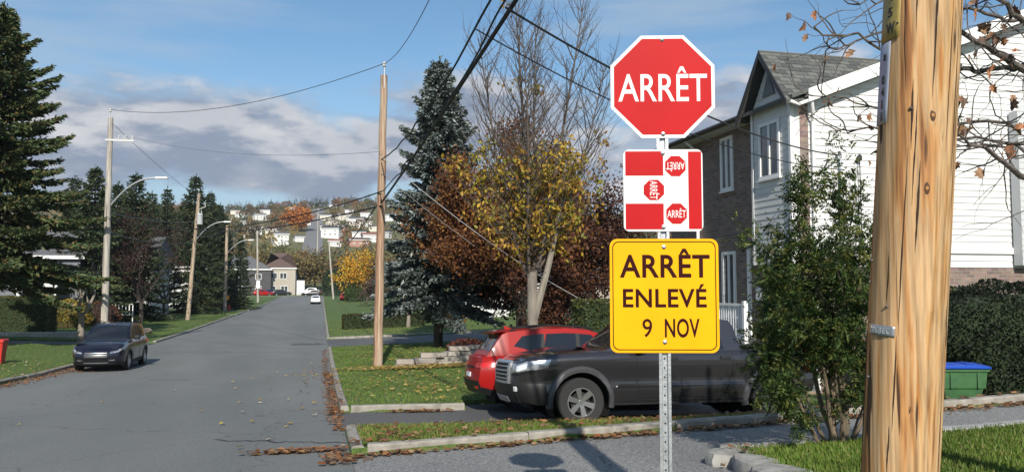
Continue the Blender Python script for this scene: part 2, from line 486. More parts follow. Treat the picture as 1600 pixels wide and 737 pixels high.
# rough flat stones at the corner of the near lawn
STONE = mat('field_stone', (.34, .33, .31), .9, col2=(.2, .195, .18), scale=6, bump=.7, bscale=14)
edge = tag(thing('stone_edging', 'row of rough flat grey stones edging the near lawn corner', 'edging', (4.5, 8.0, base(4.5, 8))))
for (x, y, sx, sy) in [(4.3, 7.3, .24, .4), (4.34, 7.88, .3, .25), (4.66, 8.22, .36, .2), (5.0, 8.2, .3, .2), (4.2, 6.7, .3, .42)]:
    mb = MB(); n = 9; ring = [(math.cos(2 * math.pi * k / n) * sx * random.uniform(.8, 1.1), math.sin(2 * math.pi * k / n) * sy * random.uniform(.8, 1.1)) for k in range(n)]
    z = base(x, y)
    P = [[(x + a * s - 4.5, y + b * s - 8.0, z + h - base(4.5, 8)) for a, b in ring + ring[:1]] for s, h in ((.95, -.05), (1, .06), (.9, .125), (.5, .14), (.02, .14))]
    mb.grid(P).build('stone', STONE, edge, smooth=True)

# ------------------------------------------------------------------ grass and fallen leaves
def blades(name, areas, seed, label):
    """areas: x0,x1,y0,y1,count,height"""
    r = np.random.default_rng(seed); Vs = []; Cs = []
    for x0, x1, y0, y1, n, h in areas:
        x = r.uniform(x0, x1, n); y = r.uniform(y0, y1, n)
        ok = np.array([not paved(a, b) for a, b in zip(x, y)]); x, y = x[ok], y[ok]; n = len(x)
        z = np.array([ground(a, b) for a, b in zip(x, y)]) - .005
        an = r.uniform(0, 2 * np.pi, n); hh = h * r.uniform(.45, 1.2, n); w = .1 * hh + .003
        lean = r.uniform(.1, .8, n) * hh; la = r.uniform(0, 2 * np.pi, n)
        dx, dy = np.cos(an) * w, np.sin(an) * w
        V = np.stack([np.stack([x - dx, y - dy, z], 1), np.stack([x + dx, y + dy, z], 1), np.stack([x + np.cos(la) * lean, y + np.sin(la) * lean, z + hh], 1)], 1)
        t = r.uniform(0, 1, (n, 1)); dry = r.uniform(0, 1, (n, 1)) < (.22 if 10 < y0 < 12 else .07)
        patchy = (.5 + .5 * np.sin(x * 1.7 + np.sin(y * 1.3) * 2))[:, None]
        c = np.array([.065, .13, .015]) * (1 - t) + np.array([.18, .25, .045]) * t
        c = c * (.8 + .35 * patchy); c = np.where(dry, np.array([.3, .24, .1]), c)
        Vs.append(V.reshape(-1, 3)); Cs.append(np.repeat(c, 3, 0))
    V = np.vstack(Vs); C = np.vstack(Cs)
    o = link(name, raw_mesh(name, V, np.arange(len(V)).reshape(-1, 3), C), LEAF)
    tag(o, label, 'grass', kind='stuff')
blades('grass', [(3.2, 10, 4.2, 8.1, 60000, .06), (.56, 9.5, 10.55, 12.8, 30000, .07)], 1, 'green lawn grass beside the near driveway')
blades('grass', [(.56, 9, 16.1, 42.5, 60000, .06), (.56, 14, 50.7, 75, 14000, .08), (-26, XL - .2, 26, 60, 40000, .07), (-20, XL - .2, 60, 104, 12000, .09)], 2, 'mown lawn grass further along both sides of the street')
def litter(name, spots, seed, label, cols, size=(.035, .105)):
    """spots: (x, y, spread x, spread y, count)"""
    r = np.random.default_rng(seed); Vs = []; Cs = []
    for x0, y0, sx, sy, n in spots:
        x = x0 + sx * r.normal(0, 1, n) * .6; y = y0 + sy * r.uniform(-1, 1, n)
        z = np.array([base(a, b) + (0 if paved(a, b) else RAISE + .035) for a, b in zip(x, y)]) + r.uniform(.008, .04, n)
        s = r.uniform(*size, n); an = r.uniform(0, 2 * np.pi, n)
        loc = np.array([(-.5, -.1), (-.2, -.5), (.35, -.42), (.5, .1), (.15, .5), (-.4, .35)])
        ca, sa = np.cos(an)[:, None], np.sin(an)[:, None]
        lx = (loc[None, :, 0] * ca - loc[None, :, 1] * sa) * s[:, None]; ly = (loc[None, :, 0] * sa + loc[None, :, 1] * ca) * s[:, None]
        lz = r.uniform(-.22, .4, (n, 6)) * s[:, None]
        Vs.append(np.stack([x[:, None] + lx, y[:, None] + ly, z[:, None] + np.abs(lz)], 2).reshape(-1, 3))
        c = np.array(cols)[r.integers(0, len(cols), n)] * r.uniform(.7, 1.25, (n, 1)); Cs.append(np.repeat(c, 6, 0))
    V = np.vstack(Vs); C = np.vstack(Cs); k = np.arange(len(V)).reshape(-1, 6)
    Fq = np.vstack([k[:, [0, 1, 2, 5]], k[:, [5, 2, 3, 4]]])
    tag(link(name, raw_mesh(name, V, Fq, C), LEAF), label, 'leaves', kind='stuff')
BROWN = [(.32, .15, .06), (.24, .11, .05), (.4, .22, .1), (.17, .08, .04), (.36, .13, .05), (.28, .18, .1), (.2, .13, .08)]
YEL = [(.45, .33, .08), (.5, .4, .14), (.35, .24, .07)]
litter('fallen_leaves', [(XR - .13, 22, .14, 6.5, 520), (XR - .2, 34, .12, 8, 220), (XR - .5, 26, .5, 9, 50), (XR - .1, 15, .12, 2, 120), (-.3, 11.0, .55, .13, 170), (.3, 10.2, .25, .4, 90),
    (XR + .6, 11.3, .3, .8, 60), (1.9, 15.75, .5, .1, 130), (XL + .25, 29, .35, 4, 420), (XL + .7, 33.5, .5, 2.2, 260)], 3, 'brown fallen leaves drifted along the street gutter', BROWN)
rowx = np.linspace(.8, 11, 26)
litter('fallen_leaves', [(x, 10.26, .3, .12, int(14 + 22 * abs(math.sin(x * 1.9)))) for x in rowx] + [(x, 10.9, .5, .45, 11) for x in rowx] + [(x, 12.3, .4, .4, 9) for x in rowx] + [(8.5, 10.2, 1.5, .3, 70), (4.35, 7.8, .2, .2, 14)],
    4, 'dry leaves heaped along the kerb of the near driveway', BROWN + [(.42, .28, .14)])
litter('fallen_leaves', [(3.5, 27.6, 2.6, .7, 1300), (2.4, 24, 1.6, 4.5, 260), (3.2, 19, 2.2, 2.4, 110), (4.2, 55, 4, 4, 260), (3.4, 35, 2.2, 4, 220)], 5, 'pale yellow leaves scattered over the corner lawn', YEL + [(.4, .26, .1)], (.06, .12))
litter('fallen_leaves', [(-1.6, 18, 1.4, 9, 20), (-4, 22, 3.5, 10, 16), (-11, 31, 1.5, 4, 110)], 6, 'single pale leaves lying about on the street and left verge', YEL + [(.5, .42, .3)], (.06, .11))
# ------------------------------------------------------------------ lettering
def text_mesh(s, thick=.0006, offset=0.0, extra=None):
    cu = bpy.data.curves.new('lettering', 'FONT'); cu.body = s; cu.size = 1.0; cu.extrude = thick; cu.offset = offset
    cu.align_x = 'CENTER'
    if extra: cu.space_character = extra
    o = bpy.data.objects.new('tmp', cu); COL.objects.link(o)
    dg = bpy.context.evaluated_depsgraph_get()
    me = bpy.data.meshes.new_from_object(o.evaluated_get(dg))
    bpy.data.objects.remove(o)
    return me
def lettering(name, s, w, cap, centre, m, parent, face='-y', thick=.0008, offset=.012, roll=0.0, space=None):
    """w wide, capitals `cap` high (from the baseline), centred at centre=(x,z); reads from -y"""
    me = text_mesh(s, 1.0, offset, space)
    co = np.zeros(len(me.vertices) * 3); me.vertices.foreach_get('co', co); co = co.reshape(-1, 3)
    x0, x1 = co[:, 0].min(), co[:, 0].max()
    CAPH = 0.729                                       # capital height of the built-in face
    x = (co[:, 0] - (x0 + x1) / 2) / (x1 - x0) * w; y = (co[:, 1] / CAPH - .5) * cap
    cr, sr = math.cos(roll), math.sin(roll)
    X, Z = x * cr - y * sr, x * sr + y * cr
    new = np.stack([X + centre[0], centre[1] - np.where(co[:, 2] > 0, thick, -.0005), Z + centre[2]], 1)
    me.vertices.foreach_set('co', new.ravel()); me.update()
    return link(name, me, m, parent)
def rounded(w, h, r, n=6):
    pts = []
    for cx, cz, a0 in ((w / 2 - r, h / 2 - r, 0), (-w / 2 + r, h / 2 - r, 90), (-w / 2 + r, -h / 2 + r, 180), (w / 2 - r, -h / 2 + r, 270)):
        for k in range(n + 1):
            a = math.radians(a0 + 90 * k / n); pts.append((cx + r * math.cos(a), cz + r * math.sin(a)))
    return pts
def octagon(w):
    a = w / 2; b = a * math.tan(math.pi / 8)
    return [(a, b), (b, a), (-b, a), (-a, b), (-a, -b), (-b, -a), (b, -a), (a, -b)]
def plate(poly, x, z, y0, y1): return MB().prism([(p[0] + x, p[1] + z) for p in poly], y0, y1, 'y')

# ------------------------------------------------------------------ the stop sign
SRED = mat('sign_red', (.46, .009, .012), .5, col2=(.40, .008, .011), scale=2.5, spec=.12)
SWHITE = mat('sign_white', (.72, .72, .72), .5, spec=.15)
SYEL = mat('sign_yellow', (.86, .41, .003), .5, col2=(.78, .36, .003), scale=2.5, spec=.12)
SBROWN = mat('sign_lettering_dark', (.03, .004, .004), .6, spec=.1)
ALU = mat('aluminium_back', (.5, .5, .5), .4, .8)
GALV = mat('galvanised', (.5, .52, .55), .42, .75, col2=(.38, .4, .43), scale=18, bump=.12, bscale=60)
BOLT = mat('bolt_steel', (.55, .55, .56), .3, .9)
HOLE = mat('dark_hole', (.01, .01, .012), .9)
def stop_sign():
    D = 4.5
    c = pd(1037.5, 445, D); gz = ground(c[0], c[1])
    root = thing('stop_sign', 'red octagonal ARRÊT sign with two smaller panels on a perforated steel post', 'stop sign', (c[0], c[1], gz), -YAW - math.radians(1.5))
    s = D / FPX                                     # metres for one pixel at that distance
    def Z(v):
        q = ray(1037.5, v); h = (math.sin(YAW), math.cos(YAW)); t = (c[0] * h[0] + c[1] * h[1]) / (q[0] * h[0] + q[1] * h[1]); return CZ + q[2] * t - gz
    # post: a folded channel, open holes down its face
    pw = .033; zt = Z(215)
    post = MB().prism([(-pw, -.004), (-.017, -.004), (-.012, .012), (.012, .012), (.017, -.004), (pw, -.004), (pw, .0), (.021, .0), (.016, .017), (-.016, .017), (-.021, 0), (-pw, 0)], -.35, zt).build('post', GALV, root)
    hole = None
    for k in range(int((Z(545) + .05) / .0516)):
        z = Z(560) - k * .0516
        if z < .02: break
        if hole is None:
            hole = MB().lathe([(.0052, .0102), (.0052, .0145)], 10, 'y').mesh('post_hole')
        link('post_hole', hole, HOLE, post, (0, 0, z))
    def bolt(x, z, y, parent):
        MB().lathe([(.012, y), (.012, y - .003), (.0085, y - .004), (.0085, y - .009), (.004, y - .011)], 12, 'y', (x, 0, z)).build('bolt', BOLT, parent, smooth=True)
    # octagon
    cx, cz = (1038.5 - 1037.5) * s, Z(136); w = 164 * s
    y = -.006
    p = plate(octagon(w), cx, cz, y - .003, y).build('octagon_panel', SWHITE, root); p['label'] = 'red octagon reading ARRÊT in white letters'
    plate(octagon(w - 10.5 * s), cx, cz, y - .0042, y - .0032).build('red_field', SRED, p)
    lettering('lettering', 'ARRÊT', 140 * s, 45.5 * s, (cx, y - .0042, Z(136.5)), SWHITE, p, offset=.008)
    bolt(cx, Z(63), y - .004, p); bolt(cx, Z(210), y - .004, p)
    # the four-way diagram
    cx, cz = (1037.5 - 1037.5) * s, Z(297.5); w, h = 124 * s, 129 * s
    p = plate(rounded(w, h, 9 * s), cx, cz, y - .003, y).build('diagram_panel', SWHITE, root); p['label'] = 'small red and white panel showing three stop octagons'
    def field(u0, u1, v0, v1, r=.0):
        w_, h_ = (u1 - u0) * s, (v1 - v0) * s; x_, z_ = ((u0 + u1) / 2 - 1037.5) * s, Z((v0 + v1) / 2)
        plate([(w_ / 2, h_ / 2), (-w_ / 2, h_ / 2), (-w_ / 2, -h_ / 2), (w_ / 2, -h_ / 2)], x_, z_, y - .0042, y - .0032).build('red_field', SRED, p)
    field(978.5, 1038, 236.5, 275); field(978.5, 1038, 318, 358.5); field(1077, 1097.5, 236.5, 358.5)
    for u, v, roll in ((1057, 260, math.pi), (1023, 297, -math.pi / 2), (1058, 334, 0)):
        plate(octagon(32 * s), (u - 1037.5) * s, Z(v), y - .0043, y - .0031).build('small_octagon', SRED, p)
        lettering('lettering', 'ARRÊT', 29 * s, 12 * s, ((u - 1037.5) * s, y - .0043, Z(v)), SWHITE, p, offset=.006, roll=roll, thick=.0006)
    bolt(0, Z(240), y - .0034, p); bolt(0, Z(355), y - .0034, p)
    # the yellow panel
    cx, cz = 0, Z(461.5); w, h = 169 * s, 177 * s
    p = plate(rounded(w, h, 12 * s), cx, cz, y - .003, y).build('yellow_panel', SYEL, root); p['label'] = 'yellow panel reading ARRÊT ENLEVÉ 9 NOV'
    ring_o, ring_i = rounded(w - 8 * s, h - 8 * s, 10 * s), rounded(w - 11 * s, h - 11 * s, 9 * s)
    n = len(ring_o); mb = MB()
    P = [[(a[0] + cx, y - .0038, a[1] + cz), (b[0] + cx, y - .0038, b[1] + cz)] for a, b in zip(ring_o + ring_o[:1], ring_i + ring_i[:1])]
    mb.grid(P).build('border', SBROWN, p)
    for t, u, v, w_, c_ in (('ARRÊT', 1038.5, 414.5, 140, 36), ('ENLEVÉ', 1038, 464.5, 130, 29), ('9', 1010.5, 511, 15, 29), ('NOV', 1064.5, 511, 54, 29)):
        lettering('lettering', t, w_ * s, c_ * s, ((u - 1037.5) * s, y - .003, Z(v)), SBROWN, p, offset=.020 if t != '9' else .008, space=1.06)
    bolt(0, Z(386), y - .003, p); bolt(0, Z(534), y - .003, p)
stop_sign()

# ------------------------------------------------------------------ wood for poles
def woodmat(name, tones, grain=1.0, fresh=False):
    m, nt, b = principled(name); N, L = nt.nodes, nt.links
    tc = N.new('ShaderNodeTexCoord')
    def noise(s, st, d=6, dist=0.):
        mp = N.new('ShaderNodeMapping'); mp.inputs['Scale'].default_value = st; L.new(tc.outputs['Object'], mp.inputs[0])
        t = N.new('ShaderNodeTexNoise'); t.inputs['Scale'].default_value = s; t.inputs['Detail'].default_value = d; t.inputs['Distortion'].default_value = dist
        L.new(mp.outputs[0], t.inputs['Vector']); return t.outputs['Fac']
    cr = N.new('ShaderNodeValToRGB'); e = cr.color_ramp.elements
    e[0].position, e[1].position = .28, .72
    e[0].color, e[1].color = (*tones[0], 1), (*tones[-1], 1)
    for i, c in enumerate(tones[1:-1]): q = e.new(.28 + .44 * (i + 1) / (len(tones) - 1)); q.color = (*c, 1)
    wide, mid = noise(7 * grain, (1, 1, .05), 4, .4), noise(30 * grain, (1, 1, .045), 4, .5)
    mm = N.new('ShaderNodeMix'); mm.data_type = 'FLOAT'; mm.inputs[0].default_value = .5 if fresh else .3
    L.new(wide, mm.inputs[2]); L.new(mid, mm.inputs[3])
    st = N.new('ShaderNodeMapRange'); L.new(mm.outputs[0], st.inputs[0]); st.inputs[1].default_value = .32 if fresh else .25; st.inputs[2].default_value = .68 if fresh else .75; st.inputs[3].default_value = .2; st.inputs[4].default_value = .8
    L.new(st.outputs[0], cr.inputs[0])
    fine = noise(55 * grain, (1, 1, .02), 5)
    fr = N.new('ShaderNodeMapRange'); L.new(fine, fr.inputs[0]); fr.inputs[1].default_value = .3; fr.inputs[2].default_value = .6; fr.inputs[3].default_value = .42; fr.inputs[4].default_value = 1.14
    mx = N.new('ShaderNodeMix'); mx.data_type = 'RGBA'; mx.blend_type = 'MULTIPLY'; mx.inputs[0].default_value = .8
    L.new(cr.outputs[0], mx.inputs[6]); L.new(fr.outputs[0], mx.inputs[7])
    # drying checks
    ck = noise(26 * grain, (1, 1, .018), 3, .2)
    kr = N.new('ShaderNodeMapRange'); L.new(ck, kr.inputs[0]); kr.inputs[1].default_value = .335; kr.inputs[2].default_value = .365
    m2 = N.new('ShaderNodeMix'); m2.data_type = 'RGBA'; m2.inputs[6].default_value = (.05, .025, .01, 1)
    L.new(kr.outputs[0], m2.inputs[0]); L.new(mx.outputs[2], m2.inputs[7]); L.new(m2.outputs[2], b.inputs['Base Color'])
    b.inputs['Roughness'].default_value = .75
    hs = N.new('ShaderNodeMath'); hs.operation = 'ADD'; L.new(kr.outputs[0], hs.inputs[0]); L.new(fine, hs.inputs[1])
    bp = N.new('ShaderNodeBump'); bp.inputs['Strength'].default_value = .45; bp.inputs['Distance'].default_value = .008
    L.new(hs.outputs[0], bp.inputs['Height']); L.new(bp.outputs[0], b.inputs['Normal'])
    MATS[name] = m
    return m
WOOD = woodmat('new_pole_wood', [(.23, .095, .03), (.41, .20, .068), (.47, .28, .13), (.49, .32, .17), (.44, .25, .10), (.37, .155, .038)], 1.0, True)
NEARP = None
def near_pole():
    global NEARP
    D = 3.25; s = D / FPX
    b0 = pd(1405, 737, D); t0 = pd(1443, 0, D)
    ax = (t0 - b0) / (t0[2] - b0[2])
    at = lambda z: b0 + ax * (z - b0[2])
    g = at(0.15); gz = ground(g[0], g[1]); g = at(gz)
    root = thing('utility_pole', 'thick orange-brown wooden utility pole with plates, beside the stop sign', 'utility pole', g)
    H = 9.8; R0, R1 = .149, .118
    P = []; n = 40
    def zk(v):
        q = ray(1400, v); h = (math.sin(YAW), math.cos(YAW)); t = (g[0] * h[0] + g[1] * h[1] - .13) / (q[0] * h[0] + q[1] * h[1]); return CZ + q[2] * t - gz
    fa0 = math.atan2(-g[1], -g[0])
    knots = [(fa0 - .52, zk(172)), (fa0 + .36, zk(192)), (fa0 + .1, zk(632)), (fa0 - .35, zk(85)), (fa0 - .6, zk(345)), (fa0 + .55, zk(480)), (fa0 + .3, zk(300))]
    zs = np.concatenate([np.linspace(-.5, 0, 3), np.linspace(.05, 3.2, 90), np.linspace(3.3, H, 20)])
    for z in zs:
        row = []
        for k in range(n + 1):
            a = 2 * math.pi * k / n
            r = R0 + (R1 - R0) * z / H + .0025 * math.sin(a * 7 + z * .6) + .0018 * math.sin(a * 13 - z) + .004 * math.sin(a * 2 + z * .8)
            for ka, kz in knots:
                da = (a - ka + math.pi) % (2 * math.pi) - math.pi
                r += .0045 * math.exp(-((da / .16) ** 2 + ((z - kz) / .045) ** 2))
            c = ax * z
            row.append((c[0] + r * math.cos(a), c[1] + r * math.sin(a), z))
        P.append(row)
    mb = MB().grid(P); mb.add(P[-1][:-1], [tuple(range(n))])
    shaft = mb.build('pole_shaft', WOOD, root, smooth=True)
    KN, KR = mat('knot_heart', (.36, .17, .055), .8), mat('knot_ring', (.07, .03, .012), .8)
    for ka, kz in knots:
        c = ax * kz; r = R0 + (R1 - R0) * kz / H + .0085
        q = Vector((math.cos(ka), math.sin(ka), 0)); t = Vector((-q.y, q.x, 0)); o = Vector((c[0], c[1], kz)) + q * (r - .004)
        def disc(rad, d, squash): return [o + q * d + t * (rad * math.cos(b)) + Vector((0, 0, rad * squash * math.sin(b))) for b in np.linspace(0, 2 * math.pi, 15)[:-1]]
        mb = MB(); A, B_ = disc(.0105, -.0045, 2.3), disc(.006, -.003, 1.3)
        mb.grid([A + A[:1], B_ + B_[:1]]).build('knot_ring', KR, shaft, smooth=True)
        B2 = disc(.006, -.0029, 1.3); ctr = o - q * .0015
        MB().add(B2 + [ctr], [(i, (i + 1) % 14, 14) for i in range(14)]).build('knot', KN, shaft, smooth=True)
    CK = mat('crack_dark', (.03, .015, .007), .9); rc = random.Random(5)
    for k in range(22):
        a0 = fa0 + rc.uniform(-1.35, 1.35); z0 = rc.uniform(.7, 2.9); ln = rc.uniform(.15, .75); P = []; m = 14
        for q in range(m + 1):
            t = q / m; z = z0 + ln * t; c = ax * z; w = .0022 * math.sin(math.pi * t) * rc.uniform(.7, 1.3) * (1 if k % 3 else 1.7) + .0002; a0 += rc.uniform(-.006, .006); row = []
            for sd in (-1, 1):
                a = a0 + sd * w / .13; r = R0 + (R1 - R0) * z / H + .0025 * math.sin(a * 7 + z * .6) + .0018 * math.sin(a * 13 - z) + .004 * math.sin(a * 2 + z * .8) + .0009
                row.append((c[0] + r * math.cos(a), c[1] + r * math.sin(a), z))
            P.append(row)
        MB().grid(P).build('drying_crack', CK, shaft)
    def curved_plate(name, a0, a1, z0, z1, m, off=.004, tilt=0.0):
        P = []
        for z in np.linspace(z0, z1, 6):
            row = []
            for a in np.linspace(a0, a1, 9):
                zz = z + tilt * (a - a0); r = R0 + (R1 - R0) * zz / H + .006 + off; c = ax * zz
                row.append((c[0] + r * math.cos(a), c[1] + r * math.sin(a), zz))
            P.append(row)
        mb = MB().grid(P); o = mb.build(name, m, root, smooth=True)
        so = o.modifiers.new('thickness', 'SOLIDIFY'); so.thickness = .002; so.offset = -1
        return o
    def zz(v):
        q = ray(1400, v); h = (math.sin(YAW), math.cos(YAW)); t = (g[0] * h[0] + g[1] * h[1] - .13) / (q[0] * h[0] + q[1] * h[1]); return CZ + q[2] * t - gz
    # facing of the camera, as an angle round the pole
    fa = math.atan2(-g[1], -g[0])
    def glyphs(txt, parent, ang, z, size, m, wid):
        """one character laid on the pole's side"""
        me = text_mesh(txt, .5, .01); co = np.zeros(len(me.vertices) * 3); me.vertices.foreach_get('co', co); co = co.reshape(-1, 3)
        x = (co[:, 0] - (co[:, 0].min() + co[:, 0].max()) / 2) / max(1e-6, np.ptp(co[:, 0])) * wid; h = (co[:, 1] / .729 - .5) * size
        r = R0 + (R1 - R0) * z / H + .0112 + np.where(co[:, 2] > 0, .0012, -.001)
        a = ang + x / r; c = ax[None, :2] * (z + h)[:, None]
        me.vertices.foreach_set('co', np.stack([c[:, 0] + r * np.cos(a), c[:, 1] + r * np.sin(a), z + h], 1).ravel()); me.update()
        link('lettering', me, m, parent)
    GP = mat('grey_number_plate', (.30, .33, .40), .45, .2); YP = mat('yellow_number_plate', (.36, .27, .07), .5, col2=(.28, .21, .06), scale=30)
    INK = mat('plate_ink', (.02, .02, .022), .6)
    p = curved_plate('number_plate', fa - 1.62, fa - .86, zz(196), zz(72), GP); p['label'] = 'narrow grey plate numbered 0411'
    for ch, v in (('0', 128), ('4', 146), ('1', 165), ('1', 184)): glyphs(ch, p, fa - 1.08, zz(v), 14 * s, INK, (.022 if ch != '1' else .009))
    glyphs('8', p, fa - 1.06, zz(94), 11 * s, INK, .016)
    p = curved_plate('number_plate', fa - 1.5, fa - .60, zz(70), zz(-40), YP); p['label'] = 'dull yellow plate with stencilled characters'
    for ch, v, sz, wd, a in (('5', 28, 15, .026, .93), ('W', 52, 17, .05, .90), ('4', 4, 15, .026, .93)): glyphs(ch, p, fa - a, zz(v), sz * s, INK, wd)
    glyphs('.', p, fa - .66, zz(44), 12 * s, INK, .012)
    p = curved_plate('metal_tag', fa - 1.15, fa - .30, zz(521), zz(505), mat('tag_zinc', (.42, .44, .47), .4, .7, col2=(.3, .32, .34), scale=30), .004, -.012)
    EMB = mat('embossing', (.62, .64, .66), .35, .7)
    for k, ch in enumerate('QUEBEC'): glyphs(ch, p, fa - 1.02 + k * .108, zz(512.5) - .012 * (.13 + .108 * k), 9 * s, EMB, .011)
    SP = mat('steel_spike', (.12, .11, .11), .6, .6)
    for a, v in ((-1.25, 406), (-1.3, 440), (-.55, 478), (-.2, 180), (-1.1, 590)):
        z = zz(v); r = R0 + (R1 - R0) * z / H + .004; c = ax * z
        MB().lathe([(.006, -.02), (.006, .006), (.003, .009)], 8, 'x').build('nail', SP, root, loc=(c[0] + r * math.cos(fa + a), c[1] + r * math.sin(fa + a), z)).rotation_euler = (0, 0, fa + a)
    NEARP = lambda z: Vector(g) + Vector(ax) * (z - gz)
near_pole()

# ------------------------------------------------------------------ wheeled bin
def bin_():
    c = gp(1508, 627); x, y = c[0], 11.75
    x = 10.75
    root = thing('wheeled_bin', 'green wheeled bin with a blue lid, standing before the round hedge', 'bin', (x, y, base(x, y) + RAISE + .02), math.radians(-14)); root.scale = (.92, .92, .8)
    G = mat('bin_green', (.045, .13, .045), .5, col2=(.035, .1, .04), scale=6); B_ = mat('bin_blue', (.012, .07, .42), .42)
    def loft(rings): 
        P = [[(sx * a, sy * b, z) for sx, sy in ((-1, -1), (1, -1), (1, 1), (-1, 1), (-1, -1))] for a, b, z in rings]
        mb = MB().grid(P); mb.add(P[0][:4], [(3, 2, 1, 0)]); mb.add(P[-1][:4], [(0, 1, 2, 3)]); return mb
    loft([(.30, .24, .06), (.30, .25, .1), (.36, .29, .42), (.40, .31, .44), (.43, .325, .78), (.46, .35, .79), (.46, .35, .85)]).build('body', G, root, bevel=.012)
    for q in (-.25, .25): MB().box(q - .02, q + .02, -.345, -.30, .45, .78).build('rib', G, root)
    lid = MB().grid([[(a * fx, b * fy, z) for fx in (-1, -.5, 0, .5, 1)] for a, b, z, fy in ((.48, .37, .853, -1), (.48, .37, .885, -1), (.46, .35, .905, -1), (.42, .3, .935, -.5), (.42, .3, .94, 0.4), (.46, .35, .92, 1), (.48, .37, .885, 1), (.48, .37, .853, 1))])
    l = lid.build('lid', B_, root, smooth=True); so = l.modifiers.new('thickness', 'SOLIDIFY'); so.thickness = .012
    for q in (-.2, .2): MB().box(q - .09, q + .09, -.2, .18, .935, .952).build('lid_panel', B_, l, bevel=.006)
    MB().tube([(-.5, -.3, .84), (-.5, .3, .84)], .014, 8).build('handle', G, root)
    for q in (-.27, .27):
        MB().lathe([(.02, -.03), (.1, -.03), (.11, -.02), (.11, .02), (.1, .03), (.02, .03)], 18, 'y', (-.26, q, .115)).build('wheel', mat('rubber', (.02, .02, .021), .8), root, smooth=True)
bin_()
# ------------------------------------------------------------------ the house on the right
WSID = mat('white_siding', (.66, .66, .65), .55, col2=(.61, .615, .61), scale=1.2, stretch=(1, 1, 3))
GSID = mat('grey_siding', (.50, .51, .52), .55)
WTRIM = mat('white_trim', (.80, .80, .79), .45)
BRICK = brickmat('brown_brick', (.36, .215, .165), (.2, .125, .1), (.32, .27, .23))
DARKM = mat('dark_fascia', (.035, .032, .032), .5)
SOFF = mat('pale_soffit', (.62, .61, .58), .6)
GLASS = mat('window_glass', (.035, .045, .055), .06, spec=.9, col2=(.09, .1, .11), scale=1.4)
SHING = [mat('shingle_%s' % n, c, .9, col2=tuple(q * .6 for q in c), scale=40, bump=.4, bscale=120) for n, c in (('grey', (.12, .125, .12)), ('dark', (.085, .09, .088)), ('pale', (.155, .16, .15)))]
DOORR = mat('red_door', (.13, .018, .012), .4)
HY, HXW, HXB, HX2, HY2 = 17.0, 11.05, 11.32, 26.0, 24.4     # near wall, bay face, brick face, far sides
PIT = .385; EZ = 6.12                                        # roof pitch and eave height at the bay face
roofz = lambda x: EZ + PIT * (x - HXW) if x < 18.4 else EZ + PIT * (18.4 - HXW) - PIT * (x - 18.4)
def window(parent, X, y0, y1, z0, z1, fr=.07, mull=0, out=.035):
    """a window on a wall that faces the street (-x)"""
    w = MB().box(X - .005, X + .06, y0 + .02, y1 - .02, z0 + .02, z1 - .02).build('window', GLASS, parent)
    f = MB()
    f.box(X - out, X, y0, y1, z1 - fr, z1); f.box(X - out, X, y0, y1, z0, z0 + fr)
    f.box(X - out, X, y0, y0 + fr, z0 + fr, z1 - fr); f.box(X - out, X, y1 - fr, y1, z0 + fr, z1 - fr)
    for k in range(mull):
        m = y0 + (y1 - y0) * (k + 1) / (mull + 1); f.box(X - out + .004, X, m - fr * .4, m + fr * .4, z0 + fr, z1 - fr)
    f.build('frame', WTRIM, w)
    MB().box(X - out - .03, X, y0 - .04, y1 + .04, z0 - .05, z0 - .002).build('sill', WTRIM, w)
    return w
def window_y(parent, Y, x0, x1, z0, z1, fr=.08, mull=1, out=.04):
    w = MB().box(x0 + .02, x1 - .02, Y - .005, Y + .06, z0 + .02, z1 - .02).build('window', GLASS, parent)
    f = MB()
    f.box(x0, x1, Y - out, Y, z1 - fr, z1); f.box(x0, x1, Y - out, Y, z0, z0 + fr)
    f.box(x0, x0 + fr, Y - out, Y, z0 + fr, z1 - fr); f.box(x1 - fr, x1, Y - out, Y, z0 + fr, z1 - fr)
    for k in range(mull):
        m = x0 + (x1 - x0) * (k + 1) / (mull + 1); f.box(m - fr * .4, m + fr * .4, Y - out + .004, Y, z0 + fr, z1 - fr)
    f.build('frame', WTRIM, w)
    return w
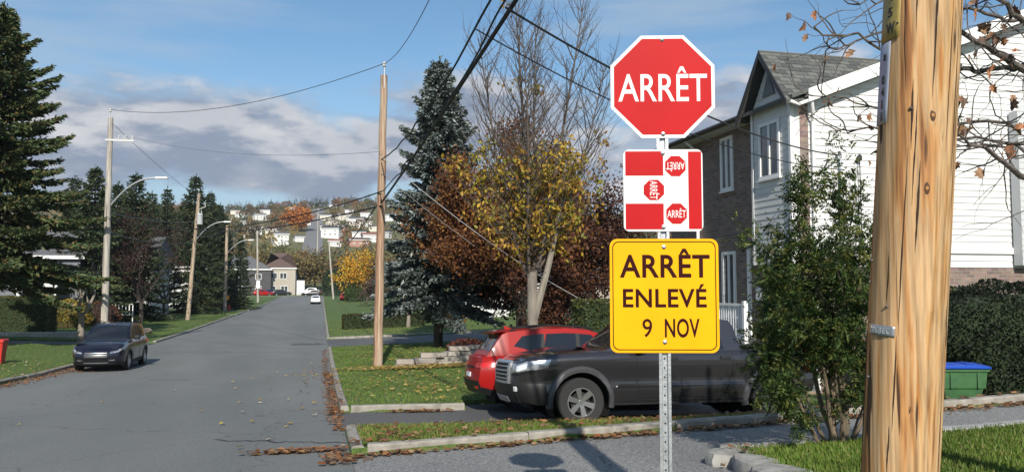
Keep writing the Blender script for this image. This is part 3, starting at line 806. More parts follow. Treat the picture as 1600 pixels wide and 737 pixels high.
def right_house():
    H = thing('house', 'two-storey white sided and brown brick house with a steep gabled bay', 'house')
    g0 = -1.7
    # brick body
    body = MB()
    body.box(HXB, HX2, HY + .12, HY2, g0, 6.2)
    wall = body.build('brick_wall', BRICK, H)
    MB().prism([(HXB, 6.202), (18.4, roofz(18.4) - .12), (HX2, roofz(HX2) - .12), (HX2, 6.202)], HY + .12, HY2, 'y').build('attic_wall', SOFF, H)
    # brick pilaster between bay and siding, brick foot of the near wall
    MB().box(HXB - .02, HXB + .2, HY - .02, HY + .119, g0, 6.2).build('brick_pilaster', BRICK, wall)
    MB().box(HXB + .2, HX2, HY + .0, HY + .119, g0, 2.03).build('brick_foot', BRICK, wall)
    # near wall: siding courses
    sw = MB().box(HXB + .2, HX2, HY + .03, HY + .119, 2.034, 6.2).build('siding_wall', WSID, H)
    ex = .165; z = 2.05
    while z < 8.95:
        zt = min(z + ex, 8.98)
        x0 = HXB + .2 if z < roofz(HXB + .2) - .28 else HXW + (z + .28 - EZ) / PIT
        x1 = 18.4 + (18.4 - x0) if z > 6.0 else HX2
        if x0 > 18.2: break
        mb = MB()
        for a, b, mm in ((x0, x1, 0),):
            mb.hexa([(a, HY + .002, z), (b, HY + .002, z), (b, HY + .115, z), (a, HY + .115, z),
                     (min(a + (.165 / PIT if x0 > HXB + .25 else 0), b), HY + .022, zt), (b, HY + .022, zt), (b, HY + .115, zt), (min(a + (.165 / PIT if x0 > HXB + .25 else 0), b), HY + .115, zt)])
        mb.build('siding_board', WSID, sw)
        z += ex
    MB().box(HXB + .2, HX2, HY - .04, HY - .013, 2.40, 2.56).build('band_board', WTRIM, H)
    # the greyer projecting end bay with its arched opening
    bx0 = 17.45
    bay = MB().box(bx0, HX2, HY - .30, HY - .045, 2.1, 6.1).build('end_bay', GSID, H)
    z = 2.1
    while z < 6.1:
        MB().hexa([(bx0, HY - .314, z), (HX2, HY - .314, z), (HX2, HY - .302, z), (bx0, HY - .302, z), (bx0, HY - .304, z + .165), (HX2, HY - .304, z + .165), (HX2, HY - .302, z + .165), (bx0, HY - .302, z + .165)]).build('siding_board', GSID, bay)
        z += .166
    arch_o = [(20.2 - 2.6 * math.cos(a), 4.9 + 1.9 * math.sin(a)) for a in np.linspace(0, math.pi, 21)]
    arch_i = [(20.2 - 2.3 * math.cos(a), 4.9 + 1.62 * math.sin(a)) for a in np.linspace(0, math.pi, 21)]
    mb = MB(); P = [[(o[0], HY - .42, o[1]), (i[0], HY - .42, i[1]), (i[0], HY - .32, i[1]), (o[0], HY - .32, o[1]), (o[0], HY - .42, o[1])] for o, i in zip(arch_o, arch_i)]
    mb.grid(P).build('arch_trim', GSID, bay)
    window_y(bay, HY - .33, 18.2, 20.6, 3.25, 5.0, .12, 1)
    MB().box(17.62, 17.78, HY - .40, HY - .33, 4.55, 4.62).build('lamp_bracket', DARKM, bay)
    # bay over the entrance
    by1 = 18.78; bz0 = 2.12
    bay2 = MB().box(HXW + .02, HXB - .005, HY + .02, by1 - .02, bz0, EZ + .1).build('street_bay', WSID, H)
    z = bz0; k = 0
    while z < 7.25:
        zt = z + .165; half = (by1 - HY) / 2; mid = (by1 + HY) / 2
        h0 = half if z < EZ else half * max(0, (7.38 - z) / (7.38 - EZ)); h1 = half if zt < EZ else half * max(.02, (7.38 - zt) / (7.38 - EZ))
        MB().hexa([(HXW + .002, mid - h0, z), (HXW + .3, mid - h0, z), (HXW + .3, mid + h0, z), (HXW + .002, mid + h0, z), (HXW + .015, mid - h1, zt), (HXW + .3, mid - h1, zt), (HXW + .3, mid + h1, zt), (HXW + .015, mid + h1, zt)]).build('siding_board', WSID, bay2)
        if z < EZ - .1:
            MB().hexa([(HXW + .09, HY - .0, z), (HXB - .02, HY - .0, z), (HXB - .02, HY + .019, z), (HXW + .09, HY + .019, z), (HXW + .09, HY + .01, zt), (HXB - .02, HY + .01, zt), (HXB - .02, HY + .019, zt), (HXW + .09, HY + .019, zt)]).build('siding_board', WSID, bay2)
        z += .165
    MB().box(HXW - .03, HXW + .085, HY - .03, HY + .06, bz0, EZ + .02).build('corner_board', WTRIM, bay2)
    MB().box(HXW - .03, HXW - .018, by1 - .08, by1 + .01, bz0, EZ + .02).build('corner_board', WTRIM, bay2)
    window(bay2, HXW - .004, 17.46, 18.42, 4.3, 5.75, .085, 1)
    # gable vent
    gv = MB(); gv.prism([(17.62, 6.42), (18.18, 6.42), (17.9, 6.98)], HXW - .045, HXW - .015, 'x').build('gable_vent', mat('vent_grey', (.16, .17, .18), .6), bay2)
    # bay roof with its shingles
    rz0, rz1, ym, xo = EZ - .12, 7.52, 17.9, HXW - .27
    y0, y1 = HY - .3, by1 + .32
    valley = lambda zz: HXW + (zz - EZ) / PIT + .35
    roof = MB()
    for ye in (y0, y1):
        s_ = 1 if ye < ym else -1
        roof.hexa([(xo, ye, rz0), (valley(rz0), ye, rz0), (valley(rz1), ym, rz1), (xo, ym, rz1), (xo, ye, rz0 - .07), (valley(rz0), ye, rz0 - .07), (valley(rz1), ym, rz1 - .09), (xo, ym, rz1 - .09)])
    rf = roof.build('bay_roof', SHING[1], H)
    nrow = 13
    for r in range(nrow):
        f0, f1 = r / nrow, (r + 1.12) / nrow
        za, zb = rz0 + (rz1 - rz0) * f0, rz0 + (rz1 - rz0) * min(1, f1); ya, yb = y0 + (ym - y0) * f0, y0 + (ym - y0) * min(1, f1)
        x = xo - .02 + (.15 if r % 2 else 0); xe = valley((za + zb) / 2) + .02
        while x < xe - .05:
            w = min(.3, xe - x); t = random.uniform(.014, .024)
            MB().hexa([(x + .006, ya, za + .006), (x + w - .006, ya, za + .006), (x + w - .006, yb, zb + .004), (x + .006, yb, zb + .004),
                       (x + .006, ya - .01, za + .008 + t), (x + w - .006, ya - .01, za + .008 + t), (x + w - .006, yb, zb + .012), (x + .006, yb, zb + .012)]).build('shingle', random.choice(SHING), rf)
            x += w
    MB().tube([(xo - .02, ym, rz1 + .02), (valley(rz1), ym, rz1 + .02)], .035, 6).build('ridge_cap', SHING[2], rf)
    for ye in (y0, y1):
        MB().hexa([(xo - .03, ye, rz0 - .17), (xo + .0, ye, rz0 - .17), (xo, ye, rz0 + .02), (xo - .03, ye, rz0 + .02), (xo - .03, ym, rz1 - .17), (xo, ym, rz1 - .17), (xo, ym, rz1 + .03), (xo - .03, ym, rz1 + .03)]).build('barge_board', DARKM, rf)
    # main roof, gable end towards the camera
    ov = .38
    main = MB()
    for xa, xb in ((HXB - .45, 18.4), (HX2 + .4, 18.4)):
        za, zb = roofz(xa), roofz(xb)
        main.hexa([(xa, HY - ov, za), (xb, HY - ov, zb), (xb, HY2 + .3, zb), (xa, HY2 + .3, za), (xa, HY - ov, za + .10), (xb, HY - ov, zb + .10), (xb, HY2 + .3, zb + .10), (xa, HY2 + .3, za + .10)])
    mr = main.build('main_roof', SHING[0], H)
    xa = HXW + .25
    MB().hexa([(xa, HY - ov - .03, roofz(xa) - .24), (18.4, HY - ov - .03, roofz(18.4) - .24), (18.4, HY - ov - .002, roofz(18.4) - .24), (xa, HY - ov - .002, roofz(xa) - .24),
               (xa, HY - ov - .03, roofz(xa) + .08), (18.4, HY - ov - .03, roofz(18.4) + .08), (18.4, HY - ov - .002, roofz(18.4) + .08), (xa, HY - ov - .002, roofz(xa) + .08)]).build('rake_board', WTRIM, mr)
    MB().hexa([(xa, HY - ov, roofz(xa) - .1), (18.4, HY - ov, roofz(18.4) - .1), (18.4, HY + .02, roofz(18.4) - .1), (xa, HY + .02, roofz(xa) - .1),
               (xa, HY - ov, roofz(xa) - .06), (18.4, HY - ov, roofz(18.4) - .06), (18.4, HY + .02, roofz(18.4) - .06), (xa, HY + .02, roofz(xa) - .06)]).build('soffit', SOFF, mr)
    # street eave of the brick front: soffit, gutter
    ez = roofz(HXB - .45)
    MB().box(HXB - .45, HXB + .02, by1 + .35, HY2 + .3, ez - .06, ez - .02).build('soffit', SOFF, mr)
    MB().tube([(HXB - .50, by1 + .3, ez + .02), (HXB - .50, HY2 + .3, ez + .02)], .075, 8).build('gutter', mat('brown_gutter', (.045, .036, .032), .45), mr)
    # downspouts
    MB().tube([(HXB + .1, HY - .33, EZ - .05), (HXB + .18, HY - .25, EZ - .3), (HXB + .3, HY - .06, EZ - .55), (HXB + .3, HY - .06, -1.2)], .045, 8).build('downspout', WTRIM, H, smooth=True)
    MB().tube([(HXW - .2, HY - .32, EZ - .13), (HXW + .02, HY - .34, EZ - .2), (HXB + .1, HY - .33, EZ - .06)], .045, 8).build('downspout', WTRIM, H, smooth=True)
    MB().tube([(HXB - .50, 22.35, ez), (HXB - .08, 22.35, ez - .35), (HXB - .06, 22.35, -1.2)], .05, 8).build('downspout', WTRIM, H, smooth=True)
    # brick front windows and door
    for y0_, y1_, z0, z1 in ((20.25, 20.95, 4.3, 5.85), (20.2, 20.95, .72, 2.55), (22.75, 23.5, 4.3, 5.85), (22.7, 23.5, .72, 2.5)):
        w = window(wall, HXB, y0_, y1_, z0, z1, .09, 1, .05)
        MB().box(HXB - .03, HXB - .002, y0_ - .12, y1_ + .12, z0 - .14, z0 - .055).build('brick_sill', BRICK, w)
    MB().box(HXB - .06, HXB - .002, 19.38, 19.52, -.3, 2.7).build('white_post', WTRIM, H)
    d = MB().box(HXB - .05, HXB - .003, 17.45, 18.35, .22, 2.1).build('door', DOORR, H)
    MB().box(HXB - .09, HXB - .051, 17.52, 17.58, 1.1, 1.25).build('handle', BOLT, d)
    MB().box(HXB - .08, HXB - .004, 18.36, 18.46, .22, 2.1).build('door_frame', WTRIM, d); MB().box(HXB - .08, HXB - .004, 17.34, 17.44, .22, 2.1).build('door_frame', WTRIM, d)
    mbx = MB().box(HXB - .14, HXB - .003, 18.7, 18.95, 1.2, 1.55).build('letter_box', WTRIM, H)
    # porch and railing
    pz = .2; pz1 = pz + .95
    px0 = HXB - 1.55
    porch = MB().box(px0, HXB - .004, 17.1, 19.6, pz - .14, pz).build('porch', mat('porch_grey', (.25, .25, .25), .8), H)
    MB().box(px0 + .1, HXB - .004, 17.2, 19.5, -1.7, pz - .145).build('porch_base', BRICK, porch)
    rail = MB().box(px0, px0 + .07, 17.12, 19.58, pz1 - .06, pz1).build('railing', WTRIM, H)
    MB().box(px0 + .01, px0 + .06, 17.12, 19.58, pz + .08, pz + .13).build('bottom_rail', WTRIM, rail)
    for y in np.arange(17.2, 19.55, .115): MB().box(px0 + .015, px0 + .05, y - .016, y + .016, pz + .13, pz1 - .06).build('baluster', WTRIM, rail)
    for y in (17.12, 19.58): MB().box(px0 - .02, px0 + .08, y - .05, y + .05, pz, pz1 + .07).build('newel_post', WTRIM, rail)
    # sloping handrail and steps at the far end
    MB().hexa([(px0, 19.6, pz1 - .06), (px0 + .07, 19.6, pz1 - .06), (px0 + .07, 20.9, pz1 - .78), (px0, 20.9, pz1 - .78), (px0, 19.6, pz1), (px0 + .07, 19.6, pz1), (px0 + .07, 20.9, pz1 - .72), (px0, 20.9, pz1 - .72)]).build('handrail', WTRIM, rail)
    for y in np.arange(19.75, 20.9, .13):
        zt = pz1 - .06 - (y - 19.6) * .553; MB().box(px0 + .015, px0 + .05, y - .016, y + .016, zt - .75, zt).build('baluster', WTRIM, rail)
    for k in range(4): MB().box(px0, HXB - .2, 19.6 + k * .32, 19.92 + k * .32, -1.7, pz - .18 * (k + 1)).build('step', porch.data.materials[0], porch)
    # service mast on the near wall
    mx = 12.35
    mast = MB().tube([(mx, HY - .1, 2.3), (mx, HY - .1, 4.75), (mx - .05, HY - .14, 4.85), (mx - .12, HY - .2, 4.8)], .03, 8).build('service_mast', GALV, H)
    MB().tube([(mx + .55, HY - .08, 2.3), (mx + .55, HY - .08, 4.7)], .014, 6).build('conduit', DARKM, mast)
    MB().lathe([(.05, 4.66), (.06, 4.7), (.06, 4.78), (.02, 4.82)], 10, 'z', (mx + .55, HY - .08, 0)).build('conduit_cap', DARKM, mast)
    return (mx - .1, HY - .2, 4.75)
MAST = right_house()

# ------------------------------------------------------------------ plainer houses
def plain_house(label, x, y, rz, w, d, h, wallm, roofm, gable=1.6, wins=(), group=None, z=None, hip=False, name='house', trim=None):
    """wins: (face, offset along, z0, width, height); face f/b/l/r; origin at its base"""
    H = thing(name, label, 'house', (x, y, (base(x, y) if z is None else z) - .05), rz, group)
    wl = MB().box(-w / 2, w / 2, -d / 2, d / 2, -1.0, h).build('wall', wallm, H)
    o = .35; R = MB(); pk = h + gable
    ins = d / 2 if hip else 0
    x0, x1, ya, yb = -w / 2 - o, w / 2 + o, -d / 2 - o, d / 2 + o
    A = [(x0, ya, h), (x1, ya, h), (x1, yb, h), (x0, yb, h)]; rd = [(x0 + ins, 0, pk), (x1 - ins, 0, pk)]
    R.add(A + rd, [(0, 1, 5, 4), (2, 3, 4, 5), (1, 2, 5), (3, 0, 4), (3, 2, 1, 0)])
    rf = R.build('roof', roofm, H)
    if not hip:
        for sx in (-1, 1): MB().prism([(-d / 2, h + .01), (d / 2, h + .01), (0, pk - o * gable / (d / 2))], sx * (w / 2) - .03 + sx * .2, sx * w / 2 + .03 + sx * .2, 'x').build('gable_wall', wallm, wl)
    MB().box(x0 - .03, x1 + .03, ya - .03, ya - .002, h - .2, h + .06).build('fascia', trim or WTRIM, rf)
    for f, a, z0, ww, hh in wins:
        fr = MB(); pn = MB(); t = .1
        if f in 'fb':
            s = -1 if f == 'f' else 1; Y = s * d / 2
            pn.box(a - ww / 2 + t, a + ww / 2 - t, min(Y, Y + s * .02), max(Y, Y + s * .02), z0 + t, z0 + hh - t)
            for b0, b1, c0, c1 in ((a - ww / 2, a + ww / 2, z0, z0 + t), (a - ww / 2, a + ww / 2, z0 + hh - t, z0 + hh), (a - ww / 2, a - ww / 2 + t, z0 + t, z0 + hh - t), (a + ww / 2 - t, a + ww / 2, z0 + t, z0 + hh - t), (a - t / 2, a + t / 2, z0 + t, z0 + hh - t)):
                fr.box(b0, b1, min(Y, Y + s * .06), max(Y, Y + s * .06), c0, c1)
        else:
            s = -1 if f == 'l' else 1; X = s * w / 2
            pn.box(min(X, X + s * .02), max(X, X + s * .02), a - ww / 2 + t, a + ww / 2 - t, z0 + t, z0 + hh - t)
            for b0, b1, c0, c1 in ((a - ww / 2, a + ww / 2, z0, z0 + t), (a - ww / 2, a + ww / 2, z0 + hh - t, z0 + hh), (a - ww / 2, a - ww / 2 + t, z0 + t, z0 + hh - t), (a + ww / 2 - t, a + ww / 2, z0 + t, z0 + hh - t), (a - t / 2, a + t / 2, z0 + t, z0 + hh - t)):
                fr.box(min(X, X + s * .06), max(X, X + s * .06), b0, b1, c0, c1)
        wn = fr.build('window', trim or WTRIM, H); pn.build('pane', GLASS, wn)
    return H
GREYR = mat('grey_roof', (.13, .135, .14), .9, col2=(.09, .09, .1), scale=3)
BROWNR = mat('brown_roof', (.13, .085, .07), .9, col2=(.09, .06, .05), scale=3)
DBRICK = brickmat('dark_brick', (.10, .095, .10), (.07, .068, .075), (.12, .12, .12))
BEIGE = mat('beige_stone', (.42, .38, .32), .85, col2=(.34, .31, .26), scale=2)
GREYW = mat('grey_render', (.16, .17, .2), .8, col2=(.13, .135, .16), scale=2)
WR = lambda n, x0, dx, z0, f='f', w=1.3, h=1.3: [(f, x0 + dx * k, z0, w, h) for k in range(n)]
# behind the trees on the left
plain_house('grey-fronted house with a white gabled porch behind the tall spruce', -23.5, 72, 0, 11, 10, 5.2, GREYW, GREYR, 2.2, WR(2, 2.2, 1.0, .9, 'f', .5, 2.2) + WR(2, -3, 2.4, 3.2) + WR(2, -2.5, 4, 1.2, 'r'))
def porch_gable():
    H = bpy.data.objects['house.001'] if 'house.001' in bpy.data.objects else None
    if H is None: return
    MB().prism([(-1.4, 2.9), (1.4, 2.9), (1.4, 3.2), (0, 4.8), (-1.4, 3.2)], -6.9, -6.7, 'y').build('porch_gable', WTRIM, H, loc=(3.1, 0, 0))
    for q in (1.9, 4.3): MB().box(q - .12, q + .12, -6.9, -6.66, 0, 2.9).build('porch_post', WTRIM, H)
    MB().hexa([(1.5, -6.9, 3.15), (4.7, -6.9, 3.15), (4.7, -5.0, 3.15), (1.5, -5.0, 3.15), (3.0, -6.9, 4.95), (3.2, -6.9, 4.95), (3.2, -5.0, 4.95), (3.0, -5.0, 4.95)]).build('porch_roof', GREYR, H)
porch_gable()
plain_house('white sided house half hidden by the bare purple tree', -20.5, 88, 0, 9, 9, 6.0, WSID, GREYR, 2.0, WR(3, -2.8, 2.8, 3.6) + WR(2, -2.8, 2.8, .9) + WR(2, -2, 4, 3.4, 'r') + WR(2, -2, 4, .9, 'r'))
plain_house('white house glimpsed between the dark spruces along the left verge', -22, 122, 0, 9, 10, 6.0, WSID, BROWNR, 2.0, WR(3, -2.8, 2.8, 3.4) + WR(2, -2, 4, 3.4, 'r'))
# right side, behind hedge and maples
plain_house('low house with a grey shingled roof behind the clipped hedge', 24, 62, math.radians(90), 14, 9, 2.9, BEIGE, GREYR, 2.0, WR(2, -3, 5, .8))
plain_house('pale house with a grey roof beyond the maroon maple', 22, 88, 0, 12, 9, 3.0, WSID, GREYR, 2.4, WR(3, -4, 3.5, .9))
plain_house('white house low behind the blue spruce trunk', 14.6, 74, 0, 4, 8, 3.0, WSID, GREYR, 2.0, WR(2, -2, 4, .9))
# foot of the street
hz = base(-19, 222)
e1 = plain_house('long dark brick apartment house with grey roof at the foot of the street', -23.5, 217, 0, 22, 12, 7.0, DBRICK, GREYR, 3.6, WR(5, -8, 4, 4.4, 'f', 1.5, 1.4) + WR(5, -8, 4, 1.2, 'f', 1.5, 1.6), z=hz - .3, hip=True)
e2 = plain_house('beige stone house with brown roof beside the dark apartment house', -10.8, 222, 0, 8.5, 14, 7.4, BEIGE, BROWNR, 4.2, WR(2, -1.2, 2.4, 4.6, 'f', 1.8, 1.6) + WR(2, -1.5, 3, 1.2, 'f', 1.8, 1.6) + WR(2, -3, 5, 4.4, 'r'), z=hz - .3, hip=True)
for q in (-8, 0): MB().box(q - 1.6, q + 1.6, -7.4, -6.03, 3.6, 3.8).build('balcony', mat('balcony_wood', (.4, .2, .08), .7), e1); MB().box(q - 1.5, q + 1.5, -7.4, -7.3, 3.81, 4.7).build('balcony_rail', mat('pale_rail', (.5, .48, .45), .7), e1)
MB().box(4.6, 6.6, -7.2, -4, 0, 4.2).build('side_annex', WSID, e2)
# ------------------------------------------------------------------ vehicles
RUB = mat('tyre_rubber', (.018, .018, .019), .8, bump=.3, bscale=60)
BLKP = mat('black_plastic', (.012, .012, .013), .5, spec=.3)
WELL = mat('wheel_well', (.006, .006, .006), .9)
CGL = mat('car_glass', (.012, .015, .022), .05, spec=.5)
CHR = mat('chrome', (.75, .75, .76), .12, 1.0)
ALLOY = mat('alloy', (.5, .5, .52), .28, .9)
LAMP = mat('lamp_glass', (.42, .44, .47), .16, .55, coat=.6, col2=(.12, .125, .14), scale=9, lo=.42, hi=.6)
LENS = mat('lamp_lens', (.8, .82, .85), .1, .3, coat=.6)
REDL = mat('tail_lamp', (.5, .012, .01), .15, coat=.6)
PLATE = mat('number_plate_white', (.75, .76, .8), .5)
def paint(name, c, metal=.35, rough=.32): return mat(name, c, rough, metal, coat=.9)
class Car:
    """x forward, y left, z up, origin on the ground under the middle"""
    PROF = [(0, .90), (.12, .955), (.3, .985), (.5, 1.0), (.68, .995), (.82, .965), (.92, .93), (1, .88)]
    def __init__(s, L, W, top, bot, wid, gh, wheels, R, arch, nose, tail, half_roof=.70, bulge=.10, rbulge=.06):
        s.L, s.W, s.top, s.bot, s.wid, s.gh, s.wheels, s.R, s.arch, s.nose, s.tail = L, W, top, bot, wid, gh, wheels, R, arch, nose, tail
        s.half_roof, s.bulge, s.rbulge = half_roof, bulge, rbulge
    def zt(s, a): return float(np.interp(a, *zip(*s.top)))      # a: metres back from the nose
    def zb(s, a): return float(np.interp(a, *zip(*s.bot)))
    def w(s, a): return s.W / 2 * float(np.interp(a, *zip(*s.wid)))
    def prof(s, t): return float(np.interp(t, *zip(*s.PROF)))
    def body(s, a, t, side=1):
        """a<0: across the nose (-1 is the middle); a>L: across the tail"""
        q = min(max(a, 0), s.L)
        z = s.zb(q) + (s.zt(q) - s.zb(q)) * t
        y = s.w(q) * s.prof(t); x = s.L / 2 - q
        x += float(np.interp(t, *zip(*s.nose))) * max(0, 1 - q / .5) ** 2 - float(np.interp(t, *zip(*s.tail))) * max(0, 1 - (s.L - q) / .5) ** 2
        if a < 0: f = 1 + a; y *= f; x += s.bulge * (1 - f * f)
        if a > s.L: f = 1 - (a - s.L); y *= f; x -= s.rbulge * (1 - f * f)
        return Vector((x, y * side, z))
    def ghz(s, a): return float(np.interp(a, *zip(*s.gh)))
    def house(s, a, t, side=1):
        zl = s.zt(a) - .02; zr = max(s.ghz(a), zl + .001)
        k = min(1, max(0, (zr - zl) / (max(p[1] for p in s.gh) - zl)))
        yb = s.w(a) * .865; yr = yb - (yb - s.w(a) * s.half_roof) * k
        tt = t ** 1.15
        return Vector((s.L / 2 - a, (yb + (yr - yb) * tt) * side, zl + (zr - zl) * t))
    def top_(s, a, f):
        """greenhouse top; f -1..1 across"""
        e = s.house(a, 1.0); return Vector((e.x, e.y * f, e.z + .045 * (1 - f * f) * min(1, (s.ghz(a) - s.zt(a)) / .3 + .3)))
    def shell(s, name, m, root):
        A = set(np.round(np.linspace(0, s.L, 46), 4))
        for xw in s.wheels:
            for k in np.linspace(0, math.pi, 17): A.add(round(xw - s.arch * math.cos(k), 4))
        A = sorted(A); ts = [0, .06, .12, .2, .3, .4, .5, .6, .68, .75, .82, .88, .93, 1]
        mb = MB()
        for side in (1, -1):
            P = []
            for a in A:
                cut = 0
                for xw in s.wheels:
                    d = abs(a - xw)
                    if d <= s.arch: cut = max(cut, s.R + math.sqrt(max(0, s.arch ** 2 - d * d)))
                zb, zt = s.zb(a), s.zt(a); t0 = max(0, (cut - zb) / (zt - zb))
                P.append([s.body(a, max(t, t0) if t0 < 1 else 1, side) for t in ts])
            mb.grid(P)
        fs = np.linspace(-1, 1, 9)
        P = []
        for a in A:
            e = s.body(a, 1.0); P.append([(e.x, e.y * f, e.z + .035 * (1 - f ** 4)) for f in fs])
        mb.grid(P)
        ns = np.linspace(-1, 1, 17)
        for end in (0, 1):
            mb.grid([[(s.body(-(1 - abs(f)), t, 1 if f >= 0 else -1) if end == 0 else s.body(s.L + 1 - abs(f), t, 1 if f >= 0 else -1)) for f in ns] for t in ts])
            # lip between end face and bonnet
            a_end = -1 if end == 0 else s.L + 1
            P2 = []
            for f in ns:
                e = s.body(-(1 - abs(f)) if end == 0 else s.L + 1 - abs(f), 1.0, 1 if f >= 0 else -1); b = s.body(0 if end == 0 else s.L, 1.0)
                P2.append([e, (b.x, b.y * f, b.z + .035 * (1 - f ** 4))])
            mb.grid(P2)
        return mb.build(name, m, root, smooth=True, angle=32)
    def cabin(s, name, m, root):
        a0, a1 = s.gh[0][0], s.gh[-1][0]
        A = sorted(set(np.round(np.concatenate([np.linspace(a0, a1, 36), [p[0] for p in s.gh]]), 4))); mb = MB(); ts = np.linspace(0, 1, 8)
        for side in (1, -1): mb.grid([[s.house(a, t, side) for t in ts] for a in A])
        mb.grid([[s.top_(a, f) for f in np.linspace(-1, 1, 9)] for a in A])
        return mb.build(name, m, root, smooth=True, angle=28)
    def patch(s, fn, corners, off, nu=8, nv=4, skirt=.015):
        """corners: 4 (a,t), bilinear; lifted off the surface by off"""
        c = [np.array(q, float) for q in corners]
        G = []; 
        for i in range(nu + 1):
            row = []
            for j in range(nv + 1):
                u, v = i / nu, j / nv
                q = (c[0] * (1 - u) + c[1] * u) * (1 - v) + (c[3] * (1 - u) + c[2] * u) * v
                p = fn(*q); e = 1e-3
                n = (fn(q[0] + e, q[1]) - p).cross(fn(q[0], q[1] + e) - p)
                n = n.normalized() if n.length > 1e-12 else Vector((0, 0, 1))
                row.append((p, n))
            G.append(row)
        ctr = Vector((0, 0, .7)); mid = G[nu // 2][nv // 2]; sg = 1 if mid[1].dot(mid[0] - ctr) > 0 else -1
        P = [[p + n * sg * off for p, n in r] for r in G]; Q = [[p - n * sg * skirt for p, n in r] for r in G]
        mb = MB().grid(P)
        rim = [(i, 0) for i in range(nu)] + [(nu, j) for j in range(nv)] + [(i, nv) for i in range(nu, 0, -1)] + [(0, j) for j in range(nv, 0, -1)]
        rim.append(rim[0]); mb.grid([[P[i][j], Q[i][j]] for i, j in rim])
        return mb
    def on_body(s, name, m, root, corners, off=.006, sides=(1, -1), **k):
        for sd in sides: s.patch(lambda a, t: s.body(a, t, sd), corners, off, **k).build(name, m, root, smooth=True, angle=35)
    def on_cabin(s, name, m, root, corners, off=.006, sides=(1, -1), **k):
        for sd in sides: s.patch(lambda a, t: s.house(a, min(t, 1), sd), corners, off, **k).build(name, m, root, smooth=True, angle=35)
    def on_front(s, name, m, root, y0, y1, t0, t1, off=.006, end=0, nu=10, nv=3):
        """y as a fraction of the half width, -1..1"""
        fn = (lambda f, t: s.body(-(1 - min(abs(f), 1)), t, 1 if f >= 0 else -1)) if end == 0 else (lambda f, t: s.body(s.L + 1 - min(abs(f), 1), t, 1 if f >= 0 else -1))
        return s.patch(fn, [(y0, t0), (y1, t0), (y1, t1), (y0, t1)], off, nu=nu, nv=nv).build(name, m, root, smooth=True, angle=35)
    def glass_top(s, name, m, root, a0, a1, f=.9, f2=None, off=.006):
        f2 = f2 or f
        return s.patch(lambda a, q: s.top_(a, q), [(a0, -f), (a1, -f2), (a1, f2), (a0, f)], off, nu=8, nv=8).build(name, m, root, smooth=True)
    def wheel(s, root, xw, side, spokes=5, tw=.24, rimm=None, rr=.66, steer=0.0, far=False):
        y = s.w(xw) * .985 - tw / 2
        R = s.R; r = R * rr; n = 16 if far else 32
        rimm = rimm or ALLOY
        h = MB().lathe([(.01, .02), (r * .7, .02), (r * .7, .05), (.01, .05)], n, 'y').build('wheel', BLKP, root, smooth=True, loc=(s.L / 2 - xw, y * side, R))
        h.rotation_euler = (0, 0, (0 if side > 0 else math.pi) + steer)
        tp = [(r, -tw * .42), (R * .93, -tw / 2), (R * .985, -tw * .42), (R, -tw * .3), (R, tw * .3), (R * .985, tw * .42), (R * .93, tw / 2), (r * 1.04, tw * .46), (r, tw * .4)]
        MB().lathe(tp, n, 'y', cap=False).build('tyre', RUB, h, smooth=True, angle=30)
        rm = MB(); rm.lathe([(r * .99, -tw * .3), (r * .99, tw * .40), (r * 1.01, tw * .43), (r * .93, tw * .43), (r * .90, tw * .30), (r * .90, -tw * .3)], n, 'y', cap=False)
        rm.lathe([(.001, tw * .36), (r * .18, tw * .36), (r * .2, tw * .2), (r * .2, .06)], 14, 'y')
        for k in range(spokes):
            a = 2 * math.pi * k / spokes + .3
            d = Vector((math.cos(a), 0, math.sin(a))); p = Vector((-d.z, 0, d.x)); Y = Vector((0, 1, 0))
            for q0, q1 in ((-.13, .02), (.02 + .0, .13)) if spokes == 6 else ((-.13, .13),):
                i0, o0 = d * r * .15, d * r * .94
                rm.hexa([i0 + p * r * q0 + Y * tw * .16, o0 + p * r * q0 * 1.7 + Y * tw * .22, o0 + p * r * q1 * 1.7 + Y * tw * .22, i0 + p * r * q1 + Y * tw * .16,
                         i0 + p * r * q0 + Y * tw * .35, o0 + p * r * q0 * 1.5 + Y * tw * .40, o0 + p * r * q1 * 1.5 + Y * tw * .40, i0 + p * r * q1 + Y * tw * .35])
        rm.build('rim', rimm, h, smooth=True, angle=30)
        return h
    def wells(s, root):
        for xw in s.wheels:
            for sd in (1, -1):
                mb = MB(); n = 16; ra = s.arch + .004
                pr = [(ra * math.cos(a), ra * math.sin(a)) for a in np.linspace(-.5, math.pi + .5, n)]
                yo = s.w(xw) * .97 * sd; yi = s.w(xw) * .5 * sd
                mb.grid([[(s.L / 2 - xw + p[0], yo, s.R + p[1]), (s.L / 2 - xw + p[0], yi, s.R + p[1])] for p in pr])
                mb.add([(s.L / 2 - xw + p[0], yi, s.R + p[1]) for p in pr], [tuple(range(n))])
                mb.build('wheel_well', WELL, root)
    def underside(s, root):
        z = s.zb(s.L / 2)
        mb = MB(); mb.box(-s.L / 2 + .35, s.L / 2 - .35, -s.W / 2 * .5, s.W / 2 * .5, z - .06, z + .25)
        mb.box(-s.L / 2 + s.L - s.wheels[1] + s.arch + .05, s.L / 2 - s.wheels[0] - s.arch - .05, -s.W / 2 * .9, s.W / 2 * .9, z - .01, z + .1)
        mb.build('underside', WELL, root)
    def seam(s, root, pts, w=.012, cabin=False):
        """dark shut line drawn along (a,t) points on the body sides"""
        for sd in (1, -1):
            mb = MB()
            for (a0, t0), (a1, t1) in zip(pts[:-1], pts[1:]):
                f = (lambda a, t: s.house(a, t, sd)) if cabin else (lambda a, t: s.body(a, t, sd))
                mb.tube([f(a0 + (a1 - a0) * k / 6, t0 + (t1 - t0) * k / 6) for k in range(7)], w / 2, 4)
            mb.build('shut_line', WELL, root)
